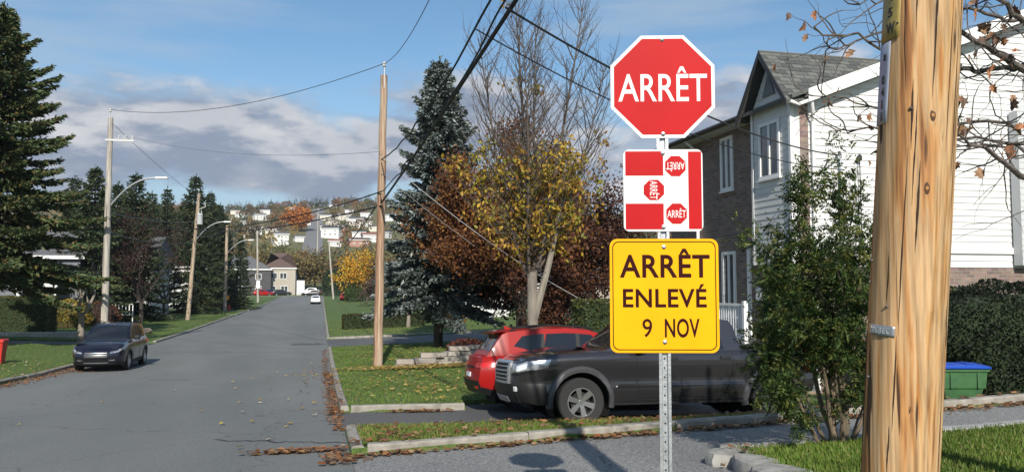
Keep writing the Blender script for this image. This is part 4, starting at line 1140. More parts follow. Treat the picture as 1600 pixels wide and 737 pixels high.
def car_at(name, label, x, y, head, group=None, z=None):
    """head: direction the nose points, radians from +x; z, pitch from the ground"""
    o = thing(name, label, 'car' if name != 'pickup_truck' else 'truck', (x, y, base(x, y) + .003 if z is None else z), head, group)
    dx, dy = math.cos(head) * 1.4, math.sin(head) * 1.4
    if z is None:
        sl = (base(x + dx, y + dy) - base(x - dx, y - dy)) / 2.8; o.rotation_euler = (0, -math.atan(sl), head)
        sx, sy = -math.sin(head) * .8, math.cos(head) * .8
        o.rotation_euler[0] = math.atan((base(x + sx, y + sy) - base(x - sx, y - sy)) / 1.6)
        o.location.z = (base(x + dx, y + dy) + base(x - dx, y - dy)) / 2 + .004
    return o

# ---- the pickup: nose to the street (-x)
def pickup():
    L = 5.39
    c = Car(L, 1.91, [(0, 1.08), (.10, 1.145), (.5, 1.20), (1.25, 1.235), (1.6, 1.245), (4.02, 1.25), (4.06, 1.27), (L, 1.285)],
            [(0, .42), (.25, .36), (.8, .38), (4.8, .40), (L, .55)], [(0, .80), (.12, .90), (.3, .955), (.6, .985), (1.2, 1), (4.8, 1), (5.2, .99), (L, .975)],
            [(1.40, 1.24), (1.58, 1.31), (2.12, 1.72), (2.32, 1.79), (2.9, 1.82), (3.55, 1.81), (3.82, 1.775), (3.90, 1.66), (4.0, 1.26)],
            (.98, 4.55), .405, .51, [(0, -.02), (.2, .05), (.45, .07), (.75, .07), (.92, .05), (1, -.01)], [(0, 0), (1, 0)], .735, .14, .02)
    c.PROF = [(0, .92), (.10, .95), (.20, .965), (.30, .975), (.335, .985), (.37, .955), (.48, .962), (.62, .98), (.80, 1.0), (.88, .992), (.95, .965), (1, .92)]
    PT = paint('pickup_grey_paint', (.055, .053, .059), .65, .24)
    x, y = 3.26 + L / 2, 13.62
    r = car_at('pickup_truck', 'dark grey crew-cab pickup truck parked in the driveway, nose to the street', x, y, math.pi)
    c.shell('body', PT, r); cab = c.cabin('cab', PT, r); c.wells(r); c.underside(r)
    # flares round the arches
    for xw in c.wheels:
        for sd in (1, -1):
            P = []
            for an in np.linspace(-.18, math.pi + .18, 21):
                row = []
                for rad, off in ((c.arch - .02, -.02), (c.arch - .015, .045), (c.arch + .045, .05), (c.arch + .085, .012), (c.arch + .09, -.03)):
                    a = xw - rad * math.cos(an); z = c.R + rad * math.sin(an); t = min(1, max(0, (z - c.zb(a)) / (c.zt(a) - c.zb(a)))); p = c.body(a, t, sd); row.append((p.x, p.y + off * sd, z))
                P.append(row)
            MB().grid(P).build('fender_flare', mat('flare_grey', (.06, .06, .066), .5, .2), r, smooth=True, angle=50)
    for xw in c.wheels:
        for sd in (1, -1): c.wheel(r, xw, sd, 6, .265, None, .60, steer=0)
    # bonnet scoop and raised centre
    MB().grid([[(L / 2 - a, y_, c.zt(a) + .035 + h) for a, h in ((.45, .0), (.6, .045), (1.1, .05), (1.3, .0))] for y_ in (-.33, -.3, 0, .3, .33)]).build('bonnet_scoop', PT, r, smooth=True)
    # grille
    g = c.on_front('grille', BLKP, r, -.62, .62, .48, .93, .022)
    for k in range(4): t = .54 + .1 * k; c.on_front('grille_bar', GALV, g, -.56, .56, t, t + .03, .032)
    for (a, b, d, e) in ((-.66, .66, .92, .985), (-.66, .66, .44, .49), (-.68, -.60, .49, .92), (.60, .68, .49, .92)): c.on_front('grille_surround', CHR if d > 1 else GALV, g, a, b, d, e, .034)
    c.on_front('front_bumper', BLKP, r, -.98, .98, .0, .44, .05, nv=4)
    c.on_front('skid_plate', GALV, r, -.55, .55, .0, .14, .058)
    c.on_body('headlight', LAMP, r, [(-.26, .70), (.40, .74), (.46, .90), (-.26, .93)], .012, nu=12)
    c.on_body('headlight_bezel', BLKP, r, [(-.22, .64), (.34, .68), (.36, .735), (-.22, .695)], .014, nu=12)
    c.on_body('fog_light', LENS, r, [(-.09, .27), (-.01, .27), (-.01, .36), (-.09, .36)], .058)
    c.on_body('headlight_lens', LENS, r, [(-.06, .745), (.10, .755), (.11, .875), (-.06, .885)], .017, nu=6)
    c.on_body('bumper_corner', BLKP, r, [(-.02, .02), (.42, .02), (.36, .44), (-.02, .44)], .03, nu=10)
    # glazing
    c.glass_top('windshield', CGL, r, 1.50, 2.20, .90, .90)
    c.on_cabin('side_window', CGL, r, [(1.98, .10), (2.72, .06), (2.72, .88), (2.34, .88)], .006)
    c.on_cabin('side_window', CGL, r, [(2.86, .06), (3.66, .08), (3.56, .86), (2.86, .88)], .006)
    c.seam(r, [(1.95, .98), (1.98, .35), (2.05, .12)]); c.seam(r, [(2.79, .99), (2.79, .12)]); c.seam(r, [(3.78, .99), (3.74, .5), (3.62, .14)]); c.seam(r, [(1.98, .1), (3.6, .1)])
    # gap between cab and bed
    for sd in (1, -1): MB().add([c.body(4.02, t, sd) + Vector((0, .004 * sd, 0)) for t in np.linspace(0, 1, 8)] + [c.body(4.055, t, sd) + Vector((0, .004 * sd, 0)) for t in np.linspace(0, 1, 8)], [(i, i + 1, i + 9, i + 8) for i in range(7)]).build('cab_gap', WELL, r)
    # character crease on the doors, sill
    c.on_body('door_crease', PT, r, [(1.58, .30), (3.92, .32), (3.98, .37), (1.66, .37)], .016, nu=14)
    c.on_body('door_crease', PT, r, [(4.1, .36), (4.12, .44), (4.0, .44), (4.0, .36)], .010)
    c.on_body('sill_guard', BLKP, r, [(1.5, -.04), (3.98, -.04), (3.98, .05), (1.5, .05)], .02, nu=12)
    for a in (2.52, 3.52): c.on_body('door_handle', BLKP, r, [(a, .83), (a + .2, .83), (a + .2, .885), (a, .885)], .035)
    for sd in (1, -1):
        MB().box(L / 2 - 2.12, L / 2 - 1.93, min(.93 * sd, 1.13 * sd), max(.93 * sd, 1.13 * sd), 1.27, 1.46).build('mirror', BLKP, r, bevel=.03)
    # bed rail caps and tail
    c.on_body('bed_rail', BLKP, r, [(4.08, .95), (5.37, .95), (5.37, 1.0), (4.08, 1.0)], .012, nu=10)
    MB().box(-L / 2 + .08, -L / 2 + 1.30, -.76, .76, 1.30, 1.335).build('bed_cover', BLKP, r, bevel=.01)
    c.on_body('tail_lamp', REDL, r, [(5.2, .5), (5.41, .5), (5.41, .95), (5.2, .95)], .012)
    c.on_front('rear_bumper', GALV, r, -.98, .98, -.05, .24, .07, end=1)
    c.on_body('badge_strip', CHR, r, [(1.74, .425), (2.08, .425), (2.08, .438), (1.74, .438)], .004, nu=6, nv=1)
pickup()

# ---- SUVs share a builder
DKCH = mat('dark_chrome', (.28, .28, .29), .3, .9)
def suv(name, label, x, y, head, pt, L=4.46, W=1.825, H=1.64, rear=False, group=None, detail=True, grille_chrome=True):
    k = L / 4.46; q = H / 1.64
    c = Car(L, W, [(0, .80 * q), (.1, .90 * q), (.4, .985 * q), (1.05 * k, 1.04 * q), (1.3 * k, 1.055 * q), (3.3 * k, 1.09 * q), (4.2 * k, 1.10 * q), (L, 1.06 * q)],
            [(0, .30), (.3, .22), (.9, .22), (3.6 * k, .24), (4.1 * k, .28), (L, .40)], [(0, .76), (.12, .88), (.3, .95), (.7, .985), (1.2, .995), (3.4 * k, 1), (3.9 * k, .985), (4.25 * k, .95), (L, .88)],
            [(1.12 * k, 1.04 * q), (1.3 * k, 1.09 * q), (1.95 * k, 1.52 * q), (2.2 * k, 1.60 * q), (2.7 * k, H), (3.4 * k, 1.615 * q), (3.9 * k, 1.56 * q), (4.02 * k, 1.51 * q), (4.28 * k, 1.17 * q), (4.34 * k, 1.08 * q)],
            (.9 * k, 3.56 * k), .345, .395, [(0, -.05), (.25, .02), (.5, .05), (.8, .02), (1, -.10)], [(0, -.03), (.3, .05), (.6, .03), (1, -.04)], .70, .16, .07)
    r = car_at(name, label, x, y, head, group)
    c.shell('body', pt, r); c.cabin('cabin', pt, r); c.wells(r); c.underside(r)
    for xw in c.wheels:
        for sd in (1, -1): c.wheel(r, xw, sd, 5, .225, None, .68, far=not detail)
    c.glass_top('windshield', CGL, r, 1.22 * k, 1.98 * k, .88, .86)
    c.glass_top('rear_window', CGL, r, 4.05 * k, 4.27 * k, .84, .86)
    c.on_cabin('side_window', CGL, r, [(1.78 * k, .12), (2.42 * k, .10), (2.42 * k, .84), (2.16 * k, .84)])
    c.on_cabin('side_window', CGL, r, [(2.50 * k, .10), (3.20 * k, .12), (3.12 * k, .82), (2.50 * k, .84)])
    c.on_cabin('side_window', CGL, r, [(3.27 * k, .14), (3.80 * k, .42), (3.62 * k, .78), (3.20 * k, .82)])
    for a0, a1, t0, t1 in ((2.40, 2.52, .09, .85), (3.16, 3.30, .12, .83)): c.on_cabin('pillar_trim', BLKP, r, [(a0 * k, t0), (a1 * k, t0), (a1 * k, t1), (a0 * k, t1)], .0035)
    c.on_front('grille', BLKP, r, -.56, .56, .34, .80, .014)
    c.on_body('headlight', LAMP, r, [(-.34, .70), (.36, .78), (.46, .90), (-.30, .83)], .012, nu=12)
    c.on_body('tail_lamp', REDL, r, [(L - .48, .73), (L + .42, .70), (L + .42, .82), (L - .30, .86)], .012, nu=12)
    if not detail: return r
    for t0, t1, m in ((.36, .42, BLKP), (.46, .52, DKCH), (.57, .62, DKCH), (.70, .76, DKCH)): c.on_front('grille_bar', m, r, -.52, .52, t0, t1, .026)
    c.on_front('emblem', CHR, r, -.10, .10, .72, .78, .036)
    c.on_front('lower_grille', BLKP, r, -.62, .62, .10, .30, .012); c.on_front('chin_strip', GALV, r, -.60, .60, .07, .11, .024)
    c.on_front('front_cladding', BLKP, r, -.98, .98, -.05, .06, .014)
    c.on_body('fog_recess', BLKP, r, [(-.40, .22), (-.08, .24), (-.06, .48), (-.38, .44)], .010)
    c.on_body('fog_light', LAMP, r, [(-.38, .21), (-.12, .23), (-.12, .30), (-.38, .27)], .018)
    for a0, a1 in ((.0, c.wheels[0] - .40), (c.wheels[0] + .40, c.wheels[1] - .40), (c.wheels[1] + .40, L)):
        c.on_body('sill_cladding', BLKP, r, [(a0, -.02), (a1, -.02), (a1, .16), (a0, .16)], .012, nu=10)
    for xw in c.wheels:
        for sd in (1, -1):
            P = []
            for an in np.linspace(-.1, math.pi + .1, 19):
                row = []
                for rad, off in ((c.arch - .015, -.02), (c.arch - .01, .014), (c.arch + .05, .016), (c.arch + .055, -.02)):
                    a = xw - rad * math.cos(an); z = c.R + rad * math.sin(an); t = min(1, max(0, (z - c.zb(a)) / (c.zt(a) - c.zb(a)))); p = c.body(a, t, sd); row.append((p.x, p.y + off * sd, z))
                P.append(row)
            MB().grid(P).build('arch_trim', BLKP, r, smooth=True, angle=50)
    c.seam(r, [(1.5 * k, .99), (1.46 * k, .4), (1.52 * k, .16)], .012); c.seam(r, [(2.46 * k, .99), (2.46 * k, .16)], .012); c.seam(r, [(3.34 * k, .99), (3.3 * k, .7), (3.12 * k, .3)], .008)
    for a in (2.2 * k, 3.02 * k): c.on_body('door_handle', pt, r, [(a, .80), (a + .2, .81), (a + .2, .85), (a, .84)], .03)
    for sd in (1, -1):
        MB().box(L / 2 - 1.86 * k, L / 2 - 1.66 * k, min(.86 * sd, 1.06 * sd), max(.86 * sd, 1.06 * sd), 1.05 * q, 1.2 * q).build('mirror', pt if rear else BLKP, r, bevel=.03)
        MB().tube([(L / 2 - a * k, (.62) * sd, c.ghz(a * k) + .045 + dz) for a, dz in ((2.1, -.03), (2.25, .02), (3.0, .025), (3.7, .02), (3.85, -.03))], .018, 6).build('roof_rail', BLKP, r, smooth=True)
    # rear furniture
    c.on_front('rear_bumper', BLKP, r, -.99, .99, -.04, .32, .03, end=1)
    c.on_front('number_plate', PLATE, r, -.24, .24, .42, .55, .016, end=1)
    c.on_front('tailgate_strip', CHR if not rear else BLKP, r, -.55, .55, .70, .74, .016, end=1)
    c.on_body('reflector', REDL, r, [(L + .12, .12), (L + .36, .12), (L + .36, .18), (L + .12, .18)], .045)
    e = c.top_(4.02 * k, 0)
    sp = MB().grid([[(e.x + dx, y_, e.z + dz - .10 * abs(y_) ** 3) for dx, dz in ((.22, .02), (.0, .025), (-.16, .0), (-.15, -.025), (.05, -.03))] for y_ in np.linspace(-.6, .6, 9)]).build('spoiler', pt, r, smooth=True)
    MB().hexa([(e.x + .38, -.02, e.z + .06), (e.x + .2, -.03, e.z + .05), (e.x + .2, .03, e.z + .05), (e.x + .38, .02, e.z + .06), (e.x + .22, -.004, e.z + .13), (e.x + .18, -.008, e.z + .13), (e.x + .18, .008, e.z + .13), (e.x + .22, .004, e.z + .13)]).build('roof_antenna', pt, r)
    wi = MB().tube([c.top_(4.24 * k, -.1) + Vector((-.02, 0, .01)), c.top_(4.12 * k, .35) + Vector((-.03, 0, .02))], .008, 5).build('rear_wiper', BLKP, r)
    return r
REDP = mat('red_paint', (.29, .008, .007), .3, 0, coat=.12, spec=.22); BLUEK = paint('midnight_paint', (.008, .009, .02), .3, .22)
WHP = paint('white_paint', (.72, .73, .74), 0, .3); BLKPT = paint('black_paint', (.012, .012, .014), .2, .25); SILV = paint('silver_paint', (.4, .41, .43), .6, .3); BLUP = paint('blue_paint', (.03, .06, .16), .3, .3)
suv('suv', 'red SUV parked tail to the street beyond the grey pickup', 3.05 + 2.23, 16.05, 0.0, REDP, rear=True)
s1 = suv('suv', 'midnight-blue SUV driving up the street with headlights on', -7.8, 31.4 + 2.26, -math.pi / 2, BLUEK, L=4.52, W=1.84, H=1.69)
suv('parked_car', 'white hatchback in the left driveway beyond the leaning pole', -17.7, 105.6, math.radians(4), WHP, L=4.5, W=1.8, H=1.45, detail=False)
suv('car', 'white hatchback driving away down the street', -.9, 145, math.pi / 2, WHP, L=4.2, W=1.8, H=1.5, detail=False)
suv('parked_car', 'red hatchback at the foot of the yellow tree', 4.5, 161, math.pi / 2, REDP, L=4.2, W=1.75, H=1.5, detail=False)
for lab, u, y, hd, pt in (('red hatchback among cars before the dark apartment house', 411, 207.5, .25, REDP), ('dark blue car between red hatchback and black wagon at the apartment house', 424, 208.6, .4, BLUP),
        ('black wagon before the beige stone house', 440, 208.8, .2, BLKPT), ('black car alone in the middle of the far car park', 487, 201.5, 3.14, BLKPT),
        ('white van-like car behind the black car in the far car park', 483, 211.5, 3.0, WHP), ('silver car beside the white one in the far car park', 497, 212, 1.2, SILV)):
    x = py(u, 458, y)[0]
    suv('parked_car', lab, x, y, hd, pt, L=4.6, W=1.8, H=1.6 if pt is not WHP else 2.0, detail=False)
# ------------------------------------------------------------------ trees and shrubs
BARK = mat('bark_dark', (.06, .048, .038), .9, col2=(.03, .025, .02), scale=6, bump=.6, bscale=25, stretch=(1, 1, .25))
BARKP = mat('bark_pale', (.26, .23, .19), .9, col2=(.15, .13, .11), scale=6, bump=.5, bscale=25, stretch=(1, 1, .3))
BARKM = mat('bark_mid', (.15, .12, .095), .9, col2=(.09, .075, .06), scale=7, bump=.5, bscale=25, stretch=(1, 1, .3))
TWIG = mat('twig', (.06, .047, .042), .85)
def leaf_mesh(name, P, D, S, cols, r, wid=.45, shape='leaf', droop=0.0):
    """one folded leaf (2 quads) at each P, pointing along D, size S"""
    n = len(P); D = D / (np.linalg.norm(D, axis=1, keepdims=True) + 1e-9)
    q = r.normal(0, 1, (n, 3)); side = np.cross(D, q); side /= (np.linalg.norm(side, axis=1, keepdims=True) + 1e-9)
    nor = np.cross(D, side); S = S[:, None]; w = wid * S / 2
    a = P; m = P + D * S * .5 - nor * S * .04; t = P + D * S + nor * S * droop
    l = P + D * S * .45 + side * w + nor * S * .10; rr = P + D * S * .45 - side * w + nor * S * .10
    V = np.stack([a, l, t, rr], 1).reshape(-1, 3); k = np.arange(n)[:, None] * 4
    F = np.vstack([k + np.array([0, 1, 2]), k + np.array([0, 2, 3])])
    return raw_mesh(name, V, F, np.repeat(cols, 4, 0))
def pick(cols, n, r, var=.3):
    return np.array(cols)[r.integers(0, len(cols), n)] * r.uniform(1 - var, 1 + var, (n, 1))
def spruce(label, x, y, H, R, seed, cols, dens=1.0, z=None, group=None, name='spruce_tree', bare=.06, twig=.34, cat='tree', bark=BARK):
    r = np.random.default_rng(seed)
    zb = (ground(x, y) if z is None else z) - .05
    T = thing(name, label, cat, (x, y, zb), 0, group)
    MB().tube([(0, 0, -.2), (.03, .02, H * .3), (0, .03, H * .7), (0, 0, H)], [H * .017, H * .013, H * .007, .01], 9).build('trunk', bark, T, smooth=True)
    P = []; D = []; S = []; br = MB()
    zc = H * bare
    while zc < H * .985:
        f = (zc - H * bare) / (H * (1 - bare)); rad = R * (1 - f) ** .82 * (.92 + .1 * math.sin(zc * 3.1)) + .12
        nb = int(r.integers(5, 8)); a0 = r.uniform(0, 6.28)
        for k in range(nb):
            a = a0 + 2 * math.pi * k / nb + r.normal(0, .22); l = rad * r.uniform(.62, 1.12)
            up0 = .45 * f - .12 + r.normal(0, .06)                  # upper boughs rise, lower ones sag
            m = max(3, int(l / .17 * dens ** .5)); t = np.linspace(.12, 1, m)
            zz = zc + l * (up0 * t - .34 * (1 - f) * t ** 1.6 + .22 * t ** 3)
            cx, cy = np.cos(a) * l * t, np.sin(a) * l * t
            if l > 1.0: br.tube([(0, 0, zc), (cx[m // 2], cy[m // 2], zz[m // 2]), (cx[-1] * .95, cy[-1] * .95, zz[-1])], [.035, .02, .006], 4, caps=False)
            ta = np.array([math.cos(a), math.sin(a), 0]); tb = np.array([-math.sin(a), math.cos(a), 0])
            reps = max(2, int(6 * dens))
            for q in range(reps):
                sd = r.choice([-1, 1], m); ln = twig * r.uniform(.5, 1.15, m) * (.55 + .6 * np.sin(np.pi * np.minimum(t * .8 + .15, 1)))
                off = sd[:, None] * tb * (r.uniform(0, .42, (m, 1)) * (l * .5 * (1.05 - t))[:, None])
                pos = np.stack([cx, cy, zz], 1) + off + r.normal(0, .045, (m, 3))
                pos[:, 2] -= np.abs(off).sum(1) * .22
                d = ta * r.uniform(.4, 1.2, (m, 1)) + tb * sd[:, None] * r.uniform(.1, 1.0, (m, 1)) + np.array([0, 0, 1]) * r.normal(-.12, .35, (m, 1))
                P.append(pos); D.append(d); S.append(ln)
        zc += (.30 + .16 * (1 - f)) * (.85 + .3 * r.random()) * (H / 12) ** .35
    n = 16; P.append(np.stack([np.zeros(n), np.zeros(n), np.linspace(H * .93, H * 1.005, n)], 1)); D.append(r.normal(0, .5, (n, 3)) + np.array([0, 0, .9])); S.append(np.full(n, twig * .7))
    P, D, S = np.vstack(P), np.vstack(D), np.concatenate(S)
    cr = link('crown', leaf_mesh('crown', P, D, S, pick(cols, len(P), r, .35), r, .36, droop=-.1), NEEDLE, T)
    if br.v: br.build('limb', BARK, T)
    return T
def skeleton(r, start, dir_, length, rad, depth, spread=.55, up=.25, split=(2, 4), out=None, tips=None, seg=5, wob=.12, shrink=.72):
    """grows a branching skeleton: list of (points, radii); tips: (pos, dir, depth left)"""
    p = np.array(start, float); d = np.array(dir_, float); d /= np.linalg.norm(d); pts = [p.copy()]; rs = [rad]
    for i in range(seg):
        d = d + r.normal(0, wob, 3) + np.array([0, 0, up * .12]); d /= np.linalg.norm(d)
        p = p + d * length / seg; pts.append(p.copy()); rs.append(rad * (1 - .42 * (i + 1) / seg))
        if depth <= 2 and tips is not None: tips.append((p.copy(), d.copy(), depth))
    out.append((pts, rs))
    if depth <= 0: return
    n = int(r.integers(split[0], split[1] + 1))
    for k in range(n):
        j = seg if k == 0 else int(r.integers(max(1, seg // 2 - 1), seg + 1))
        v = r.normal(0, 1, 3); v -= d * v.dot(d); v /= np.linalg.norm(v)
        nd = d * math.cos(spread) + v * math.sin(spread) * r.uniform(.6, 1.2) + np.array([0, 0, up * .5])
        if k == 0: nd = d + v * .25
        skeleton(r, pts[j], nd, length * shrink * r.uniform(.8, 1.15), rs[j] * .66, depth - 1, spread, up, split, out, tips, max(3, seg - 1), wob, shrink)
def broadleaf(label, x, y, trunk_h, trunk_r, limb, depth, seed, leafcols, nleaf, leaf, name='maple_tree', group=None, bark=BARKM, up=.35, spread=.6, forks=4, z=None, zmin=None, lean=(0, 0), scat=.25, squash=None, wid=.75, leaf_z=None, cat='tree', pmask=None):
    r = np.random.default_rng(seed)
    T = thing(name, label, cat, (x, y, (ground(x, y) if z is None else z) - .05), 0, group)
    segs = []; tips = []
    top = np.array([lean[0], lean[1], trunk_h])
    tr = MB().tube([(0, 0, -.2), (lean[0] * .4 + .02, lean[1] * .4, trunk_h * .5), tuple(top)], [trunk_r * 1.25, trunk_r, trunk_r * .85], 10)
    for k in range(forks):
        a = 2 * math.pi * k / forks + r.uniform(-.3, .3); e = r.uniform(.35, .8)
        skeleton(r, top - np.array([0, 0, .15]), (math.cos(a) * e, math.sin(a) * e, 1), limb * r.uniform(.85, 1.1), trunk_r * .62, depth, spread, up, (2, 3), segs, tips, 5)
    lb = MB()
    for pts, rs in segs:
        lb.tube(pts, rs, 7 if rs[0] > .04 else 4, caps=False)
    tr.build('trunk', bark, T, smooth=True); lb.build('limb', bark if trunk_r > .05 else TWIG, T, smooth=True)
    if nleaf:
        tp = np.array([t[0] for t in tips]); td = np.array([t[1] for t in tips])
        if zmin is not None: ok = tp[:, 2] > zmin; tp, td = tp[ok], td[ok]
        if leaf_z is not None: ok = tp[:, 2] < leaf_z; tp, td = tp[ok], td[ok]
        if pmask is not None: ok = pmask(tp, r); tp, td = tp[ok], td[ok]
        i = r.integers(0, len(tp), nleaf)
        clump = r.uniform(.75, 1.3, len(tp))[i][:, None]
        P = tp[i] + r.normal(0, scat, (nleaf, 3)); D = td[i] * .5 + r.normal(0, .7, (nleaf, 3)) + np.array([0, 0, -.35])
        ci = r.integers(0, len(leafcols), len(tp))[i]
        c = np.array(leafcols)[np.where(r.random(nleaf) < .6, ci, r.integers(0, len(leafcols), nleaf))] * clump * r.uniform(.75, 1.25, (nleaf, 1))
        link('crown', leaf_mesh('crown', P, D, leaf * r.uniform(.6, 1.2, nleaf), c, r, wid), LEAF, T)
    return T
def hedge(label, x, y, sx, sy, h, rz, seed, cols, n, leaf=.09, name='hedge', shape='box', group=None, z=None, core=(.02, .035, .012)):
    r = np.random.default_rng(seed)
    T = thing(name, label, 'hedge', (x, y, (ground(x, y) if z is None else z) - .03), rz, group)
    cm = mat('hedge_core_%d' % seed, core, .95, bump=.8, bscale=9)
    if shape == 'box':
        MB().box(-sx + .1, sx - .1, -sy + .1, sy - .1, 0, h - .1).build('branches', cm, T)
        area = np.array([2 * sx * h, 2 * sx * h, 2 * sy * h, 2 * sy * h, 4 * sx * sy]); f = r.choice(5, n, p=area / area.sum()); u, v = r.uniform(-1, 1, n), r.uniform(0, 1, n)
        P = np.zeros((n, 3)); N_ = np.zeros((n, 3))
        for k, (fx, nn) in enumerate((((u * sx, -sy + 0 * u, v * h), (0, -1, 0)), ((u * sx, sy + 0 * u, v * h), (0, 1, 0)), ((-sx + 0 * u, u * sy, v * h), (-1, 0, 0)), ((sx + 0 * u, u * sy, v * h), (1, 0, 0)), ((u * sx, (v * 2 - 1) * sy, h + 0 * u), (0, 0, 1)))):
            m = f == k; P[m] = np.stack(fx, 1)[m]; N_[m] = nn
        P += -N_ * np.abs(r.normal(0, .06, (n, 1))) + .03 * np.sin(P[:, [1, 2, 0]] * 5)
    else:                                           # rounded mound, h tall
        d = r.normal(0, 1, (n, 3)); d[:, 2] = np.abs(d[:, 2]) - .35; d /= np.linalg.norm(d, axis=1, keepdims=True)
        pw = 2.6
        k = (np.abs(d[:, 0]) ** pw + np.abs(d[:, 1]) ** pw + np.abs(d[:, 2]) ** pw) ** (-1 / pw)
        lump = 1 + .05 * np.sin(d[:, 0] * 9 + d[:, 2] * 7) + .04 * np.sin(d[:, 1] * 13)
        P = d * (k * lump * (1 - np.abs(r.normal(0, .03, n))))[:, None] * np.array([sx, sy, h * .62]) + np.array([0, 0, h * .38]); N_ = d; P[:, 2] = np.maximum(P[:, 2], .02)
        g = []
        for th in np.linspace(-.6, math.pi / 2, 9):
            row = []
            for ph in np.linspace(0, 2 * math.pi, 17):
                e = np.array([math.cos(th) * math.cos(ph), math.cos(th) * math.sin(ph), math.sin(th)]); kk = (np.abs(e) ** pw).sum() ** (-1 / pw); e = e * kk * .9 * np.array([sx, sy, h * .62]); row.append((e[0], e[1], max(0, e[2] + h * .38)))
            g.append(row)
        MB().grid(g).build('branches', cm, T, smooth=True)
    D = N_ * .6 + r.normal(0, .6, (n, 3)) + np.array([0, 0, .25])
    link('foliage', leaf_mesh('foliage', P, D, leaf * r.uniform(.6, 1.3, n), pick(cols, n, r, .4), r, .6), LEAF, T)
    return T

GREEN_S = [(.035, .058, .022), (.05, .075, .03), (.025, .042, .018), (.065, .08, .03)]
DARK_S = [(.032, .052, .022), (.042, .066, .027), (.055, .07, .03), (.025, .04, .018)]
BLUE_S = [(.17, .205, .195), (.12, .15, .14), (.24, .275, .265), (.055, .075, .062)]
# left verge
p = py(-16, 540, 44.0)
spruce('tall green spruce with heavy drooping boughs beside the red box', p[0], 44.0, 17.0, 6.3, 11, [(.05, .085, .032), (.075, .11, .045), (.04, .065, .027), (.095, .12, .045), (.14, .11, .04)], 2.6, bare=.2, twig=.36)
for i, (u, vt, Y, R, lab) in enumerate([(150, 262, 68, 3.6, 'dark spruce rising straight behind the weathered lamp pole'), (185, 285, 82, 3.4, 'dark spruce just under the lamp of the weathered pole'), (214, 270, 74, 3.6, 'pointed dark spruce between weathered pole and leaning pole'),
        (238, 300, 113, 3.8, 'shorter dark spruce behind the purple-brown leafless tree'), (262, 292, 119, 3.8, 'dark spruce behind the white hatchback in the driveway'), (306, 274, 94, 4.0, 'tallest broad dark spruce directly behind the leaning transformer pole'), (330, 300, 112, 3.6, 'dark spruce between the transformer pole and the short lamp pole'),
        (285, 318, 128, 3.6, 'dark spruce furthest back beyond the white hatchback'), (118, 275, 98, 4.2, 'dark spruce between the tall green spruce and the weathered pole'), (345, 318, 120, 3.2, 'dark spruce with lamp arm of the short pole before it')]):
    q = py(u, vt, Y); spruce(lab, q[0], Y, q[2] - ground(q[0], Y), R * 1.1, 20 + i, DARK_S, .95, group='dark spruces along the left verge', twig=.46)
q = py(377, 372, 112.0); spruce('rounded low dark spruce at the kerb by the far hydrant', q[0], 112.0, q[2] - ground(q[0], 112) + .3, 2.3, 31, DARK_S, 1.1, bare=.02, twig=.4)
q = py(352, 335, 126.0); spruce('slim dark spruce behind the rounded kerbside spruce', q[0], 126.0, q[2] - ground(q[0], 126), 2.6, 32, DARK_S, .9, twig=.5)
# right side
q = py(690, 90, 38.6); bs = spruce('silvery blue spruce tapering to a point beside the wooden pole', q[0] - .1, 38.6, q[2] - ground(q[0], 38.6), 3.8, 41, BLUE_S, 3.0, bare=.17, twig=.36)
broadleaf('bare grey fork-trunked tree behind the weathered pole', -12.5, 47.0, 1.7, .16, 1.7, 3, 51, [(.1, .06, .04)], 0, .1, name='bare_tree', bark=BARKP, spread=.4, up=.7, forks=2)
broadleaf('purple-brown leafless tree before the white sided house', -14.2, 70, 1.8, .17, 2.7, 4, 52, [(.05, .028, .028), (.075, .04, .035), (.06, .03, .02)], 5200, .13, name='bare_tree', bark=BARK, spread=.7, up=.25, forks=5, scat=.22)
broadleaf('reddish-brown small tree beside the leaning pole', -15, 84, 1.6, .14, 2.2, 4, 53, [(.07, .03, .022), (.09, .045, .03)], 4200, .15, name='small_tree', bark=BARK, spread=.7, up=.2, forks=5, scat=.25)
broadleaf('rust-brown maple with its lit left side beside the blue spruce', 8.7, 34.5, 2.0, .26, 2.75, 4, 61, [(.19, .075, .03), (.13, .05, .022), (.24, .12, .035), (.09, .035, .018), (.2, .085, .03)], 44000, .15, spread=.62, up=.3, forks=7, scat=.27, bark=BARK)
broadleaf('dark maroon maple with a dense low crown behind the young tree', 10.9, 37.5, 1.0, .28, 2.8, 4, 62, [(.07, .028, .02), (.055, .024, .018), (.11, .045, .024), (.04, .019, .015), (.14, .06, .03)], 56000, .16, spread=.8, up=.02, forks=9, scat=.32, bark=BARK)
